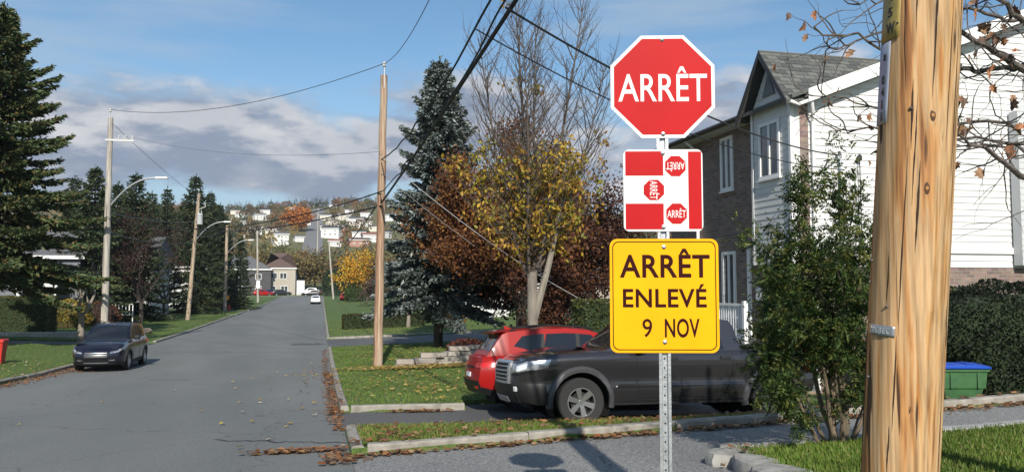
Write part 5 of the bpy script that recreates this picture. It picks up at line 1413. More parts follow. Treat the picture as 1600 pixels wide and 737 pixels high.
def young_tree():
    """a vase of rising leaders, twiggy and bare above, leafy below"""
    r = np.random.default_rng(73); x, y = 5.5, 20.6
    T = thing('young_tree', 'young tree with yellow-green leaves low and bare twigs above, behind the red SUV', 'tree', (x, y, ground(x, y) - .05))
    fork = np.array([0, 0, 3.1])
    MB().tube([(0, 0, -.2), (.02, 0, 1.4), tuple(fork)], [.19, .15, .135], 10).build('trunk', BARKP, T, smooth=True)
    mb = MB(); spots = []
    MB().tube([(.02, 0, 1.75), (.2, -.03, 2.4), (.42, -.08, 3.2), (.75, -.1, 4.6), (.95, -.1, 6.2)], [.12, .1, .085, .06, .02], 8).build('forked_stem', BARKP, T, smooth=True)
    for lx, ly, top, r0 in ((-.10, .05, 11.4, .085), (.30, -.1, 10.6, .08), (-.34, .1, 9.6, .06), (.12, .34, 10.4, .06), (.55, .15, 9.2, .05), (-.15, -.35, 9.4, .05)):
        n = 22; pts = []
        for k in range(n + 1):
            t = k / n; sp_ = 4.3 * (t ** .7) ; pts.append(fork + np.array([lx * sp_ + .05 * math.sin(5 * t + lx * 9), ly * sp_ + .05 * math.cos(4 * t), -.2 + (top - 3.0) * t]))
        mb.tube(pts, [.78 * r0 * (1 - .9 * k / n) + .005 for k in range(n + 1)], 6, caps=False)
        for k in range(2, n):
            for _ in range(3):
                a = r.uniform(0, 2 * math.pi); f = k / n; l = (2.3 * (1 - f) + .8) * r.uniform(.6, 1.15); e = .65 + .55 * f
                d = np.array([math.cos(a) , math.sin(a), e]); d /= np.linalg.norm(d); m = 7; bp = [pts[k]]
                for q in range(m):
                    d = d + np.array([0, 0, .07]) + r.normal(0, .06, 3); d /= np.linalg.norm(d); bp.append(bp[-1] + d * l / m)
                mb.tube(bp, [.0135 * (1 - .75 * q / m) * (1.1 - .4 * f) + .002 for q in range(m + 1)], 4, caps=False)
                for q in range(1, m + 1):
                    if r.random() < .85:
                        td = d * .9 + r.normal(0, .55, 3) + np.array([0, 0, .25]); td /= np.linalg.norm(td); tl = r.uniform(.25, .6); e1 = bp[q] + td * tl * .5 + r.normal(0, .02, 3); e2 = bp[q] + td * tl + np.array([0, 0, .05])
                        mb.tube([bp[q], e1, e2], [.006, .0045, .002], 3, caps=False)
                        zz = e2[2]; pr = 1.0 if zz < 5.0 else max(.012, 1 - (zz - 5.0) / 2.2)
                        if r.random() < pr: spots += [e2, e1, bp[q]]
    mb.build('limb', mat('young_bark', (.085, .068, .056), .85), T)
    S_ = np.array(spots)
    # low leafy skirt hanging from the first branches
    n = 4600; keepm = r.random(len(S_)) < .22; S_ = S_[keepm]; i = r.integers(0, len(S_), n); P = S_[i] + r.normal(0, .10, (n, 3)); P[:, 2] -= np.abs(r.normal(0, .35, n)) * (P[:, 2] < 5.2)
    ok = P[:, 2] > 3.35 + .3 * np.sin(P[:, 0] * 3); P = P[ok]; n = len(P)
    cols = np.array([(.40, .27, .03), (.30, .26, .04), (.46, .30, .04), (.18, .19, .03), (.24, .11, .03), (.34, .2, .03)])
    hue = cols[r.integers(0, 6, len(S_))][i[ok]]; c = np.where(r.random((n, 1)) < .6, hue, cols[r.integers(0, 6, n)]) * r.uniform(.7, 1.25, (n, 1))
    link('crown', leaf_mesh('crown', P, r.normal(0, .6, (n, 3)) + np.array([0, 0, -.6]), .16 * r.uniform(.6, 1.15, n), c, r, .5), LEAF, T)
young_tree()
broadleaf('golden yellow maple at the right kerb far down the street', 8.5, 152, 1.6, .22, 2.8, 4, 74, [(.55, .29, .025), (.5, .33, .04), (.6, .26, .02), (.4, .33, .05)], 6500, .42, spread=.75, up=.2, forks=6, scat=.55)
broadleaf('grey-brown leafless bush before the golden maple', 8.2, 118, .5, .1, 1.7, 4, 75, [(.08, .055, .045), (.1, .07, .05)], 3500, .22, name='bare_bush', spread=.8, up=.1, forks=8, scat=.3, bark=BARK, cat='bush')
broadleaf('small pale-trunked tree by the low hedge', 6.3, 59, 1.5, .14, 1.3, 3, 76, [(.12, .15, .13), (.16, .19, .16)], 1600, .2, name='small_tree', bark=BARKP, forks=4, scat=.3)
# hedges and shrubs
HG = [(.06, .085, .02), (.09, .1, .03), (.05, .07, .02), (.13, .12, .04)]
hedge('tall clipped green hedge behind the red SUV', 10.0, 23.5, 2.35, .5, 2.35, 0, 81, HG, 9000, .1)
hedge('long low clipped hedge across the far lawn', 4.6, 60.5, 3.0, .6, 1.0, 0, 82, [(.045, .055, .018), (.06, .065, .02), (.08, .06, .025)], 5000, .12)
p = py(35, 520, 55.5); hedge('squared olive hedge under the tall spruce', p[0], 55.5, 1.7, 1.0, 2.25, 0, 83, [(.1, .1, .03), (.13, .12, .04), (.07, .08, .02)], 7000, .1)
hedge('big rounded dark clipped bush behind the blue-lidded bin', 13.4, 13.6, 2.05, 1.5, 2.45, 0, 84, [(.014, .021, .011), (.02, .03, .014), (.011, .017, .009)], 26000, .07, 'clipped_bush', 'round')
hedge('slim upright cedar leaning on the big rounded bush', 10.95, 13.2, .45, .45, 1.95, 0, 85, [(.04, .075, .02), (.055, .09, .025), (.03, .055, .018)], 5000, .07, 'cedar_shrub', 'round')
p = py(103, 500, 62.0); hedge('yellow-leaved garden shrub before the grey house', p[0], 62.0, 1.5, 1.2, 1.9, 0, 86, [(.3, .25, .04), (.2, .2, .04), (.35, .22, .04)], 2600, .16, 'garden_shrub', 'round', core=(.06, .05, .015))
p = py(398, 520, 100.0)
hedge('straw-coloured shrub beside the far hydrant', -13.2, 108, 1.2, 1.0, 1.5, 0, 87, [(.2, .14, .05), (.15, .11, .04)], 1500, .18, 'garden_shrub', 'round', core=(.05, .04, .015))
hedge('orange shrub beyond the twin dark trunks', 9.0, 57, 1.1, .9, 1.7, 0, 88, [(.35, .14, .03), (.28, .1, .03), (.25, .2, .04)], 1500, .15, 'garden_shrub', 'round', core=(.06, .03, .015))
hedge('red-leaved low shrub at the tail of the red SUV', 5.5, 30.2, .75, .6, .75, 0, 89, [(.25, .06, .05), (.18, .06, .04), (.2, .1, .05)], 1200, .12, 'garden_shrub', 'round', core=(.05, .02, .015))
hedge('dark green shrub at the corner below the golden maple', 5.9, 150, 1.6, 1.6, 3.0, 0, 90, [(.05, .09, .02), (.08, .12, .03)], 1500, .3, 'garden_shrub', 'round')
hedge('dark evergreen shrub at the far end of the street', 3.2, 201, 2.8, 2.0, 6.5, 0, 91, DARK_S, 2500, .45, 'garden_shrub', 'round')
hedge('brown autumn shrub against the white house behind the left verge', -16.5, 66, 1.6, 1, 1.7, 0, 92, [(.14, .06, .035), (.1, .05, .03)], 1800, .15, 'garden_shrub', 'round', core=(.03, .02, .015))

# ---- the leafy rowan in front of the house: pinnate leaves
def rowan():
    r = np.random.default_rng(101); x, y = 5.75, 8.0
    T = thing('rowan_shrub', 'leafy green rowan growing in several stems between stop sign and utility pole', 'shrub', (x, y, ground(x, y) - .03))
    segs = []; tips = []
    for k, (dx, dy, l, ra) in enumerate(((-.18, .05, 1.45, .05), (.1, 0, 1.5, .055), (.22, .12, 1.4, .045), (-.3, -.1, 1.0, .03), (-.45, .05, 1.0, .025), (-.75, -.05, .9, .022), (-.6, .2, .95, .022), (.5, .2, .8, .02), (.38, -.05, .95, .025), (0, .25, 1.1, .035), (-.1, -.3, .85, .02))):
        skeleton(r, (dx * .35, dy * .35, 0), (dx, dy, 1), l, ra, 3, .52, .3, (2, 3), segs, tips, 6, .1, .66)
    mb = MB()
    for pts, rs in segs: mb.tube(pts, rs, 7 if rs[0] > .02 else 4, caps=False)
    mb.build('stem', mat('rowan_bark', (.20, .15, .10), .8, col2=(.1, .08, .055), scale=9, bump=.4, bscale=30, stretch=(1, 1, .3)), T, smooth=True)
    tp = np.array([t[0] for t in tips]); td = np.array([t[1] for t in tips])
    n = 6400; i = r.integers(0, len(tp), n); A = tp[i] + r.normal(0, .06, (n, 3)); D = td[i] * .5 + r.normal(0, .6, (n, 3)) + np.array([0, 0, -.1]); D /= np.linalg.norm(D, axis=1, keepdims=True)
    ok = A[:, 2] > .10; A, D = A[ok], D[ok]; n = len(A)
    q = np.cross(D, r.normal(0, 1, (n, 3))); q /= np.linalg.norm(q, axis=1, keepdims=True); L_ = r.uniform(.10, .17, n)[:, None]
    hue = pick([(.05, .092, .02), (.078, .12, .026), (.036, .066, .017), (.14, .15, .033), (.028, .05, .014)], n, r, .25)
    P = []; DD = []; S = []; C = []
    for k in range(6):
        for sd in (-1, 1):
            P.append(A + D * L_ * (.15 + .15 * k) + np.array([0, 0, -.012]) * k * .6); DD.append(q * sd + D * .45 + r.normal(0, .1, (n, 3))); S.append(np.full(n, .047) * (1 - .06 * abs(k - 2.5))); C.append(hue)
    P.append(A + D * L_ * 1.02); DD.append(D); S.append(np.full(n, .045)); C.append(hue)
    P, DD, S, C = np.vstack(P), np.vstack(DD), np.concatenate(S), np.vstack(C)
    link('foliage', leaf_mesh('foliage', P, DD, S, C, r, .42), LEAF, T)
    # red berries
    mb = MB(); b0 = np.array([.35, -.2, .98])
    for k in range(14):
        c = b0 + r.normal(0, .02, 3); mb.lathe([(.001, -.006), (.006, -.003), (.006, .003), (.001, .006)], 6, 'z', tuple(c))
    mb.build('berry_cluster', mat('berry', (.5, .03, .01), .35), T, smooth=True)
rowan()

# ---- bare limbs with a few dry leaves hanging in from the right
def oak():
    r = np.random.default_rng(111); D0 = 5.6
    tp = pd(1790, 300, D0 + .1); gz = ground(tp[0], tp[1])
    T = thing('oak_tree', 'nearly leafless tree reaching bare limbs and dry leaves past the utility pole', 'tree', (tp[0], tp[1], gz - .05))
    org = Vector(T.location)
    loc = lambda u, v, d: Vector(pd(u, v, d)) - org
    MB().tube([(0, 0, -.2), (.02, 0, 1.2), tuple(loc(1785, 260, D0 + .1)), tuple(loc(1770, -150, D0 + .1)), tuple(loc(1755, -420, D0 + .15))], [.15, .125, .11, .08, .04], 10).build('trunk', BARKM, T, smooth=True)
    # main limbs as pixel tracks with their own distances
    limbs = [[(1780, 330, 5.7), (1690, 330, 5.6), (1600, 275, 5.5), (1545, 235, 5.4), (1490, 205, 5.35)], [(1780, 180, 5.7), (1680, 150, 5.65), (1600, 108, 5.6), (1540, 70, 5.5), (1490, 40, 5.5), (1430, 25, 5.5)],
             [(1775, 120, 5.7), (1680, 60, 5.6), (1600, 38, 5.5), (1560, 25, 5.5), (1500, 10, 5.45), (1450, 0, 5.4)], [(1780, 105, 5.8), (1690, 100, 5.8), (1600, 107, 5.8), (1530, 112, 5.75), (1490, 100, 5.7), (1420, 85, 5.7), (1340, 60, 5.65), (1272, 42, 5.6)],
             [(1770, 90, 5.7), (1680, 60, 5.5), (1600, 33, 5.4), (1560, 0, 5.3), (1530, -30, 5.3)], [(1780, 250, 5.8), (1680, 215, 5.9), (1600, 195, 5.9), (1540, 190, 5.9), (1495, 195, 5.9), (1430, 180, 5.9), (1360, 160, 5.9), (1270, 150, 5.9)],
             [(1780, 230, 5.7), (1690, 240, 5.6), (1600, 225, 5.5), (1545, 225, 5.5), (1510, 230, 5.45)], [(1770, 60, 5.9), (1650, -20, 6.0), (1520, -10, 6.0), (1400, 40, 6.0), (1330, 72, 6.0), (1290, 80, 6.0)],
             [(1775, 20, 5.8), (1620, -60, 5.9), (1480, -30, 5.9), (1380, 5, 5.9), (1330, 0, 5.9)], [(1780, 300, 5.8), (1660, 280, 5.9), (1560, 215, 5.9), (1420, 215, 5.95), (1340, 200, 5.95), (1300, 205, 5.95)]]
    mb = MB(); leafspots = []
    for li, tr in enumerate(limbs):
        pts = [loc(*q) for q in tr]
        # smooth and jitter
        fine = []
        for k in range(len(pts) - 1):
            for t in np.linspace(0, 1, 5)[:-1]: fine.append(pts[k].lerp(pts[k + 1], t) + Vector(r.normal(0, .014, 3)))
        fine.append(pts[-1]); n = len(fine); r0 = .72 * (.045, .05, .03, .032, .045, .022, .02, .022, .022, .02)[li]
        mb.tube(fine, [r0 * (1 - .82 * k / (n - 1)) + .002 for k in range(n)], 7, caps=False)
        for k in range(int(n * .25), n):
            for _ in range(1):
                if r.random() < .12: continue
                d0 = (fine[min(k + 1, n - 1)] - fine[max(k - 1, 0)]).normalized(); dv = np.array(d0) * r.uniform(.2, .9) + r.normal(0, .62, 3)
                sg = []; tips = []; skeleton(r, fine[k], dv, r.uniform(.16, .42), .0065, 1, .6, 0, (1, 2), sg, tips, 5, .2, .7)
                for p_, rr in sg: mb.tube(p_, [max(q, .0016) for q in rr], 4, caps=False)
                if len(tips) and r.random() < .2: leafspots.append((Vector(tips[-1][0]), Vector(tips[-1][1])))
    mb.build('limb', mat('oak_bark', (.13, .11, .1), .85, col2=(.06, .05, .045), scale=20, bump=.4, bscale=60), T, smooth=True)
    # dry lobed leaves, each its own piece
    out = [(0, 0), (.1, .12), (.32, .10), (.28, .30), (.18, .34), (.42, .50), (.30, .62), (.22, .60), (.14, .84), (0, 1.0)]
    outl = out + [(-a, b) for a, b in out[-2:0:-1]]
    mats = [mat('dry_leaf_%s' % n_, c, .7, col2=tuple(q * .6 for q in c), scale=30) for n_, c in (('tan', (.34, .19, .10)), ('rust', (.24, .10, .045)), ('brown', (.13, .07, .045)), ('orange', (.42, .17, .07)))]
    meshes = []
    for m_ in mats:
        for var in range(2):
            me_ = MB(); cur = r.uniform(.2, .6)
            V = [(a, b, cur * a * a * 1.6 + .18 * math.sin(b * 4 + var * 2) * b) for a, b in outl]; nn = len(V)
            spine = [(0, b, .18 * math.sin(b * 4 + var * 2) * b - .05) for b in (.2, .4, .6, .8)]
            me_.add(V + [(0, .5, .18 * math.sin(2 + var * 2) * .5 - .06)], [(i, (i + 1) % nn, nn) for i in range(nn)])
            ms = me_.mesh('leaf'); ms.materials.append(m_); meshes.append(ms)
    clusters = [(1535, 42, 5.5, 7), (1555, 55, 5.52, 7), (1502, 150, 5.35, 5), (1507, 200, 5.4, 5), (1580, 85, 5.5, 4), (1590, 150, 5.5, 3), (1580, 235, 5.5, 5), (1530, 265, 5.45, 3), (1310, 140, 5.85, 1), (1285, 155, 5.85, 1), (1332, 85, 5.9, 1), (1362, 180, 5.9, 2), (1362, 240, 5.9, 2), (1498, 80, 5.6, 2), (1545, 105, 5.5, 2), (1595, 190, 5.45, 3), (1585, 15, 5.4, 3), (1340, 195, 5.9, 1)]
    for u, v, d, n in clusters:
        for k in range(n): leafspots.append((loc(u + r.normal(0, 6), v + r.normal(0, 6), d + r.normal(0, .03)), Vector(r.normal(0, 1, 3))))
    for p_, d_ in leafspots:
        o = link('leaf', meshes[int(r.integers(0, len(meshes)))], None, T, tuple(p_))
        dd = Vector((d_.x * .5, d_.y * .5, -1 + r.normal(0, .5))).normalized()
        o.rotation_euler = (dd.to_track_quat('Y', 'Z') @ Matrix.Rotation(r.uniform(0, 6.28), 3, 'Y').to_quaternion()).to_euler()
        s_ = r.uniform(.055, .10); o.scale = (s_, s_, s_)
oak()
# ------------------------------------------------------------------ utility poles down the street
PALEW = woodmat('weathered_pole_wood', [(.22, .20, .17), (.36, .33, .29), (.44, .41, .36), (.50, .47, .42)], .7)
REDW = woodmat('reddish_pole_wood', [(.16, .07, .04), (.30, .17, .10), (.42, .32, .23), (.40, .31, .23)], .7)
TANW = woodmat('tan_pole_wood', [(.25, .18, .12), (.40, .31, .22), (.48, .40, .31)], .7)
STEEL = mat('lamp_steel', (.36, .37, .38), .45, .6)
BLACKW = mat('cable_black', (.012, .012, .013), .55)
CERAM = mat('ceramic', (.5, .5, .48), .3)
def pole(label, base_p, top_p, r0, r1, m, lamp=None, transformer=None, insul=True, group=None, arm=None):
    b = Vector(base_p); t = Vector(top_p); T = thing('utility_pole', label, 'utility pole', b, 0, group); d = t - b
    n = 14; MB().tube([d * k / n + Vector((.012 * math.sin(k * 2.1), .012 * math.cos(k * 1.7), 0)) if 0 < k < n else d * k / n for k in range(n + 1)], [r0 + (r1 - r0) * k / n for k in range(n + 1)], 14).build('pole_shaft', m, T, smooth=True)
    if insul: MB().tube([d + Vector((0, -.14, -.5)), d + Vector((0, -.14, .28))], .02, 6).build('bracket', STEEL, T); MB().lathe([(.03, .26), (.07, .3), (.05, .36), (.07, .4), (.03, .46)], 10, 'z', tuple(d + Vector((0, -.14, 0)))).build('insulator', CERAM, T, smooth=True)
    if lamp:
        f, reach, rise = lamp; q = d * f
        pts = [q + Vector((reach * s, 0, rise * (1 - (1 - s) ** 2.2))) for s in np.linspace(0, 1, 12)]
        a = MB().tube(pts, .045, 8).build('lamp_arm', STEEL, T, smooth=True)
        e = pts[-1]; MB().hexa([e + Vector(v) for v in ((-.1, -.1, -.06), (.55, -.13, -.04), (.55, .13, -.04), (-.1, .1, -.06), (-.1, -.07, .06), (.5, -.09, .07), (.5, .09, .07), (-.1, .07, .06))]).build('lamp_head', STEEL, a, bevel=.02)
    if transformer:
        q = d * transformer; tk = MB().lathe([(.05, -.52), (.26, -.5), (.27, -.45), (.27, .4), (.28, .42), (.24, .5), (.05, .54)], 18, 'z', tuple(q + Vector((.30, -.25, 0)))).build('transformer', mat('transformer_grey', (.45, .47, .48), .5), T, smooth=True)
        for k in (-.1, .12): MB().lathe([(.03, .5), (.05, .58), (.03, .66), (.045, .72), (.02, .8)], 8, 'z', tuple(q + Vector((.30 + k, -.25, 0)))).build('bushing', CERAM, tk, smooth=True)
        MB().box(q.x - .02, q.x + .25, q.y - .05, q.y + .02, q.z - .2, q.z + .2).build('mount', STEEL, T)
        MB().tube([q + Vector((.2, -.1, .9)), q + Vector((.75, -.15, 1.15)), q + Vector((.7, -.15, 1.55))], .04, 6).build('fuse_cutout', CERAM, T)
    if arm:
        q = d * arm; MB().box(q.x - .2, q.x + 1.2, q.y - .16, q.y - .06, q.z - .05, q.z + .05).build('crossarm', STEEL, T)
        for k in (.45, .75, 1.1): MB().lathe([(.02, .04), (.05, .1), (.03, .16), (.05, .2), (.02, .28)], 8, 'z', tuple(q + Vector((k, -.11, 0)))).build('insulator', CERAM, T, smooth=True)
    return b, t
def on_lawn(u, v, Y): p = py(u, v, Y); p[2] = ground(p[0], Y) - .1; return p
b = py(590, 577, 28.6); b[2] = ground(b[0], 28.6) - .1; mp_b, mp_t = pole('reddish wooden pole on the corner lawn by the stone steps', b, py(600, 118, 28.6), .17, .125, REDW)
P1b, P1t = pole('weathered pale pole with curved lamp arm by the grey forked tree', on_lawn(162, 540, 45.0), py(173, 184, 45.0), .19, .13, PALEW, lamp=(.60, 2.35, 1.7), arm=.90)
P2b, P2t = pole('leaning pole carrying a grey transformer and lamp arm', on_lawn(293, 500, 78), py(311, 303, 78), .2, .14, TANW, lamp=(.62, 2.6, 1.9), transformer=.80)
P3b, P3t = pole('short tan pole with curved lamp arm beside the far hydrant', on_lawn(351, 485, 105), py(355, 352, 105), .22, .17, TANW, lamp=(.66, 2.7, 1.9), insul=False)
P4b, P4t = pole('slim pale pole carrying a small white box down the street', on_lawn(403, 470, 150), py(402, 360, 150), .2, .15, PALEW, insul=False)
q = P4b; MB().box(-.3, .3, -.35, -.15, 5.2 - 2.6, 6.6 - 2.6).build('meter_box', WTRIM, bpy.data.objects.get('utility_pole.005') or None)
P5b, P5t = pole('pale pole beyond the rounded kerbside spruce', on_lawn(381, 470, 133), py(382, 366, 133), .2, .15, PALEW, insul=False)
P6b, P6t = pole('leaning pole rising out of the golden maple', on_lawn(521, 462, 170), py(514, 378, 170), .22, .16, PALEW, arm=.97)
P7b, P7t = pole('far pole standing by the hillside road', np.array([py(496, 385, 330)[0], 330, base(py(496, 385, 330)[0], 330)]), py(497, 325, 330), .25, .2, PALEW, arm=.96)

# ------------------------------------------------------------------ wires
def wire(name, label, a, b, sag, r=.012, m=BLACKW, n=28, wav=0.0, group=None, wn=0):
    a, b = Vector(a), Vector(b); rr = random.Random(wn); pts = []
    for k in range(n + 1):
        t = k / n; p = a.lerp(b, t); p.z -= 4 * sag * t * (1 - t)
        if wav: p.z += wav * math.sin(t * 60 + wn); p.x += wav * math.cos(t * 47 + wn)
        pts.append(p)
    tag(MB().tube(pts, r, 6).build(name, m, smooth=True), label, 'wire', group)
NP = lambda z: NEARP(z)
mpz = lambda v: Vector(py(595, v, 28.5)) + Vector((0, -.17, 0))
GREYWR = mat('bare_conductor', (.12, .12, .125), .5, .6)
wire('power_line', 'thin top wire from the reddish pole towards the near pole', mp_t + Vector((0, -.14, .4)), NP(9.7), 1.55, .011, GREYWR)
wire('power_line', 'thin top wire crossing the street to the weathered pole', mp_t + Vector((0, -.14, .4)), P1t + Vector((0, -.14, .4)), .75, .013, GREYWR)
wire('power_line', 'pale second wire crossing the street between the two pole tops', mpz(238), P1b.lerp(P1t, .90) + Vector((1.1, -.1, .2)), .45, .009, mat('pale_conductor', (.3, .3, .32), .5, .6))
wire('power_line', 'thick black telephone cable climbing towards the near pole', mpz(318), NP(5.62), .12, .034, BLACKW, 40)
wire('power_line', 'spiral lashing cable beside the thick telephone cable', mpz(300), NP(6.35), .62, .016, BLACKW, 120, .035, wn=3)
wire('power_line', 'twisted service bundle above the thick telephone cable', mpz(250), NP(6.8), .90, .02, BLACKW, 120, .02, wn=5)
wire('power_line', 'slack black cable from the reddish pole to the weathered pole', mpz(300), P1b.lerp(P1t, .56), .9, .022, BLACKW, 40)
wire('power_line', 'lower black cable looped across the street', mpz(322), P2b.lerp(P2t, .72), .5, .03, BLACKW, 40)
wire('power_line', 'upper cable between weathered pole and leaning transformer pole', P1b.lerp(P1t, .585), P2b.lerp(P2t, .78), .25, .022, GREYWR, 20)
wire('power_line', 'lower cable between weathered pole and leaning transformer pole', P1b.lerp(P1t, .5), P2b.lerp(P2t, .62), .4, .03, BLACKW, 20)
wire('power_line', 'cable from the transformer pole on down the left verge', P2b.lerp(P2t, .66), P3b.lerp(P3t, .95), .3, .03, BLACKW, 16)
wire('power_line', 'cable running on from the short lamp pole', P3b.lerp(P3t, .95), P5b.lerp(P5t, .9), .3, .03, BLACKW, 16)
wire('power_line', 'slanting guy wire from the weathered pole top', P1t + Vector((0, 0, -.2)), P2b.lerp(P2t, .97), .2, .012, GREYWR, 12)
wire('power_line', 'cable from the reddish pole to the leaning pole by the golden maple', mpz(312), P6b.lerp(P6t, .78), 1.0, .03, BLACKW, 24)
wire('power_line', 'first pale service drop slanting down through the maples', mpz(270), (11.0, 37, 1.2), .35, .012, mat('pale_drop', (.42, .42, .42), .6), 20)
wire('power_line', 'second pale service drop slanting down through the maples', mpz(245), (10.6, 30.5, .8), .35, .012, MATS['pale_drop'], 20)
up_ = Vector(pd(790, 12, 10.2)); up2 = Vector(pd(742, 45, 12.2))
wire('power_line', 'service drop from the thick cable to the house mast', up_, MAST, .35, .016, BLACKW, 30)
wire('power_line', 'thinner drop wire to the house mast below the first', up2, (MAST[0] + .1, MAST[1], MAST[2] - .35), .45, .012, BLACKW, 30)
wire('power_line', 'drop wire from the weathered pole to the houses on the left', P1b.lerp(P1t, .55), (-24, 66, 4.5), .4, .014, BLACKW, 14)

# ------------------------------------------------------------------ street furniture
HYD = mat('hydrant_red', (.45, .02, .015), .45)
def hydrant(label, x, y, s=1.0):
    T = thing('fire_hydrant', label, 'hydrant', (x, y, ground(x, y) - .02))
    MB().lathe([(.17 * s, 0), (.17 * s, .05), (.11 * s, .07), (.11 * s, .62 * s), (.14 * s, .64 * s), (.14 * s, .7 * s), (.10 * s, .80 * s), (.03 * s, .86 * s), (.03 * s, .92 * s)], 14).build('barrel', HYD, T, smooth=True)
    for sx in (-1, 1): MB().lathe([(.06, .08 * sx), (.06, .19 * sx), (.03, .2 * sx)], 10, 'x', (0, 0, .5 * s)).build('nozzle', HYD, T, smooth=True)
    return T
h = hydrant('small red hydrant with an orange marker disc beside the lamp pole', -11.35, 107.0)
MB().lathe([(.01, -.015), (.34, -.015), (.34, .015), (.01, .015)], 18, 'y', (-.32, -.1, 1.75)).build('marker_disc', mat('marker_orange', (.7, .25, .01), .5), h); MB().tube([(-.32, -.05, 0), (-.32, -.05, 1.8)], .02, 6).build('marker_post', STEEL, h)
p = gp(4, 572)
T = thing('plastic_box', 'red ribbed plastic box standing on the verge under the tall spruce', 'box', (p[0] - .2, p[1], ground(p[0], p[1])))
P = [[(sx * a, sy * b_, z) for sx, sy in ((-1, -1), (1, -1), (1, 1), (-1, 1), (-1, -1))] for a, b_, z in ((.20, .2, 0), (.27, .26, .80), (.30, .29, .81), (.30, .29, .90), (.26, .25, .93))]
mb = MB().grid(P); mb.add(P[-1][:4], [(0, 1, 2, 3)]); mb.build('body', HYD, T, bevel=.02)
for q in (-.1, .1): MB().hexa([(q - .02, -.235, .1), (q + .02, -.235, .1), (q + .02, -.15, .1), (q - .02, -.15, .1), (q - .02, -.275, .78), (q + .02, -.275, .78), (q + .02, -.2, .78), (q - .02, -.2, .78)]).build('rib', HYD, T)

# stepped stone edging by the reddish pole
BLOCKM = [mat('block_%d' % k, c, .9, col2=tuple(q * .7 for q in c), scale=4, bump=.4, bscale=20) for k, c in enumerate(((.36, .32, .28), (.30, .275, .25), (.40, .36, .31)))]
T = thing('stone_wall', 'stepped low wall of pale stone blocks rising across the corner lawn', 'wall', (4.6, 28.6, base(4.6, 28.6) + RAISE))
zb0 = T.location.z
for c_, (xa, xb, course) in enumerate(((2.55, 5.4, 0), (2.6, 6.6, 1), (3.5, 6.8, 2), (4.6, 6.9, 3))):
    xx = xa
    while xx < xb:
        w = random.uniform(.5, .95); yy = 28.1 + (xx - 2.5) * .34
        gz_ = base(xx, yy) + RAISE - .06 - zb0
        hh = .17; z0 = gz_ + course * hh * .98
        MB().box(xx - 4.6 + .006, xx + w - 4.6 - .006, yy - 28.6 + course * .05, yy - 28.6 + .34 + course * .05, z0, z0 + hh - .008).build('block', random.choice(BLOCKM), T, bevel=.018).rotation_euler = (0, 0, 0)
        xx += w
# white low wall and steps on the left
T = thing('garden_wall', 'long low white block wall behind the dark SUV', 'wall', (-15.4, 51.6, ground(-15.4, 51.6)))
for k in range(9): MB().box(-2.9 + k * .65 + .006, -2.9 + (k + 1) * .65 - .006, -.16, .16, -.1, .30 + random.uniform(-.01, .01)).build('block', PALE, T, bevel=.015)
T = thing('garden_steps', 'pale concrete steps leading to the white house on the left', 'steps', (-14.5, 81, ground(-14.5, 81)))
for k in range(5): MB().box(-k * .9 - .9, -k * .9, -1.1, 1.1, -.1, .15 * (k + 1)).build('step', PALE, T)
T = thing('porch_rail', 'white porch railing behind the weathered pole', 'railing', (-15.4, 68, ground(-15.4, 68) + .6))
MB().box(-1, 1, -.04, .04, .92, 1).build('top_rail', WTRIM, T); MB().box(-1, 1, -.03, .03, .1, .16).build('bottom_rail', WTRIM, T)
for k in range(9): MB().box(-1 + k * .25 - .03, -1 + k * .25 + .03, -.029, .029, -.6 if k in (0, 8) else .16, .92).build('baluster', WTRIM, T)
p = gp(215, 505)
T = thing('boulder_bed', 'heap of rough brown boulders in the left lawn', 'rockery', (-12.2, 57, ground(-12.2, 57)))
for k in range(12):
    mb = MB(); s_ = random.uniform(.25, .5); x_, y_ = random.uniform(-1.8, 1.8), random.uniform(-1.2, 1.2); g = []
    for th in np.linspace(-1.2, 1.55, 6): g.append([(x_ + s_ * math.cos(th) * math.cos(ph) * random.uniform(.85, 1.15), y_ + s_ * math.cos(th) * math.sin(ph) * random.uniform(.85, 1.15), s_ * .6 * math.sin(th) + .12) for ph in np.linspace(0, 2 * math.pi, 9)[:-1]]); g[-1].append(g[-1][0])
    mb.grid(g).build('boulder', mat('boulder_brown', (.2, .16, .13), .9, col2=(.12, .1, .085), scale=5, bump=.5, bscale=10), T, smooth=True)

# ------------------------------------------------------------------ the far hillside
def hill_at(u, Y): x = py(u, 400, Y)[0]; return x, Y, base(x, Y)
def find_y(u, v):
    """where the view through a pixel meets the hillside"""
    for Y in np.arange(245, 800, 2.0):
        q = py(u, v, Y)
        if q[2] < base(q[0], Y): return Y
    return 780.0
ribs = []
for Y in np.arange(300, 640, 8.0): ribs.append((py(487 + (Y - 300) * .03, 400, Y)[0], Y))
tag(MB().grid([[(x - 4.2, Y, base(x - 4.2, Y) + .25), (x + 4.2, Y, base(x + 4.2, Y) + .25)] for x, Y in ribs]).build('hill_road', mat('hill_asphalt', (.17, .17, .175), .9)), kind='structure')
HW = [WSID, mat('cream_wall', (.62, .58, .48), .7), mat('grey_wall', (.4, .41, .42), .7), mat('brick_pale', (.36, .2, .15), .8)]; HR = [GREYR, BROWNR, mat('black_roof', (.04, .04, .045), .9), mat('red_roof', (.24, .1, .08), .9)]
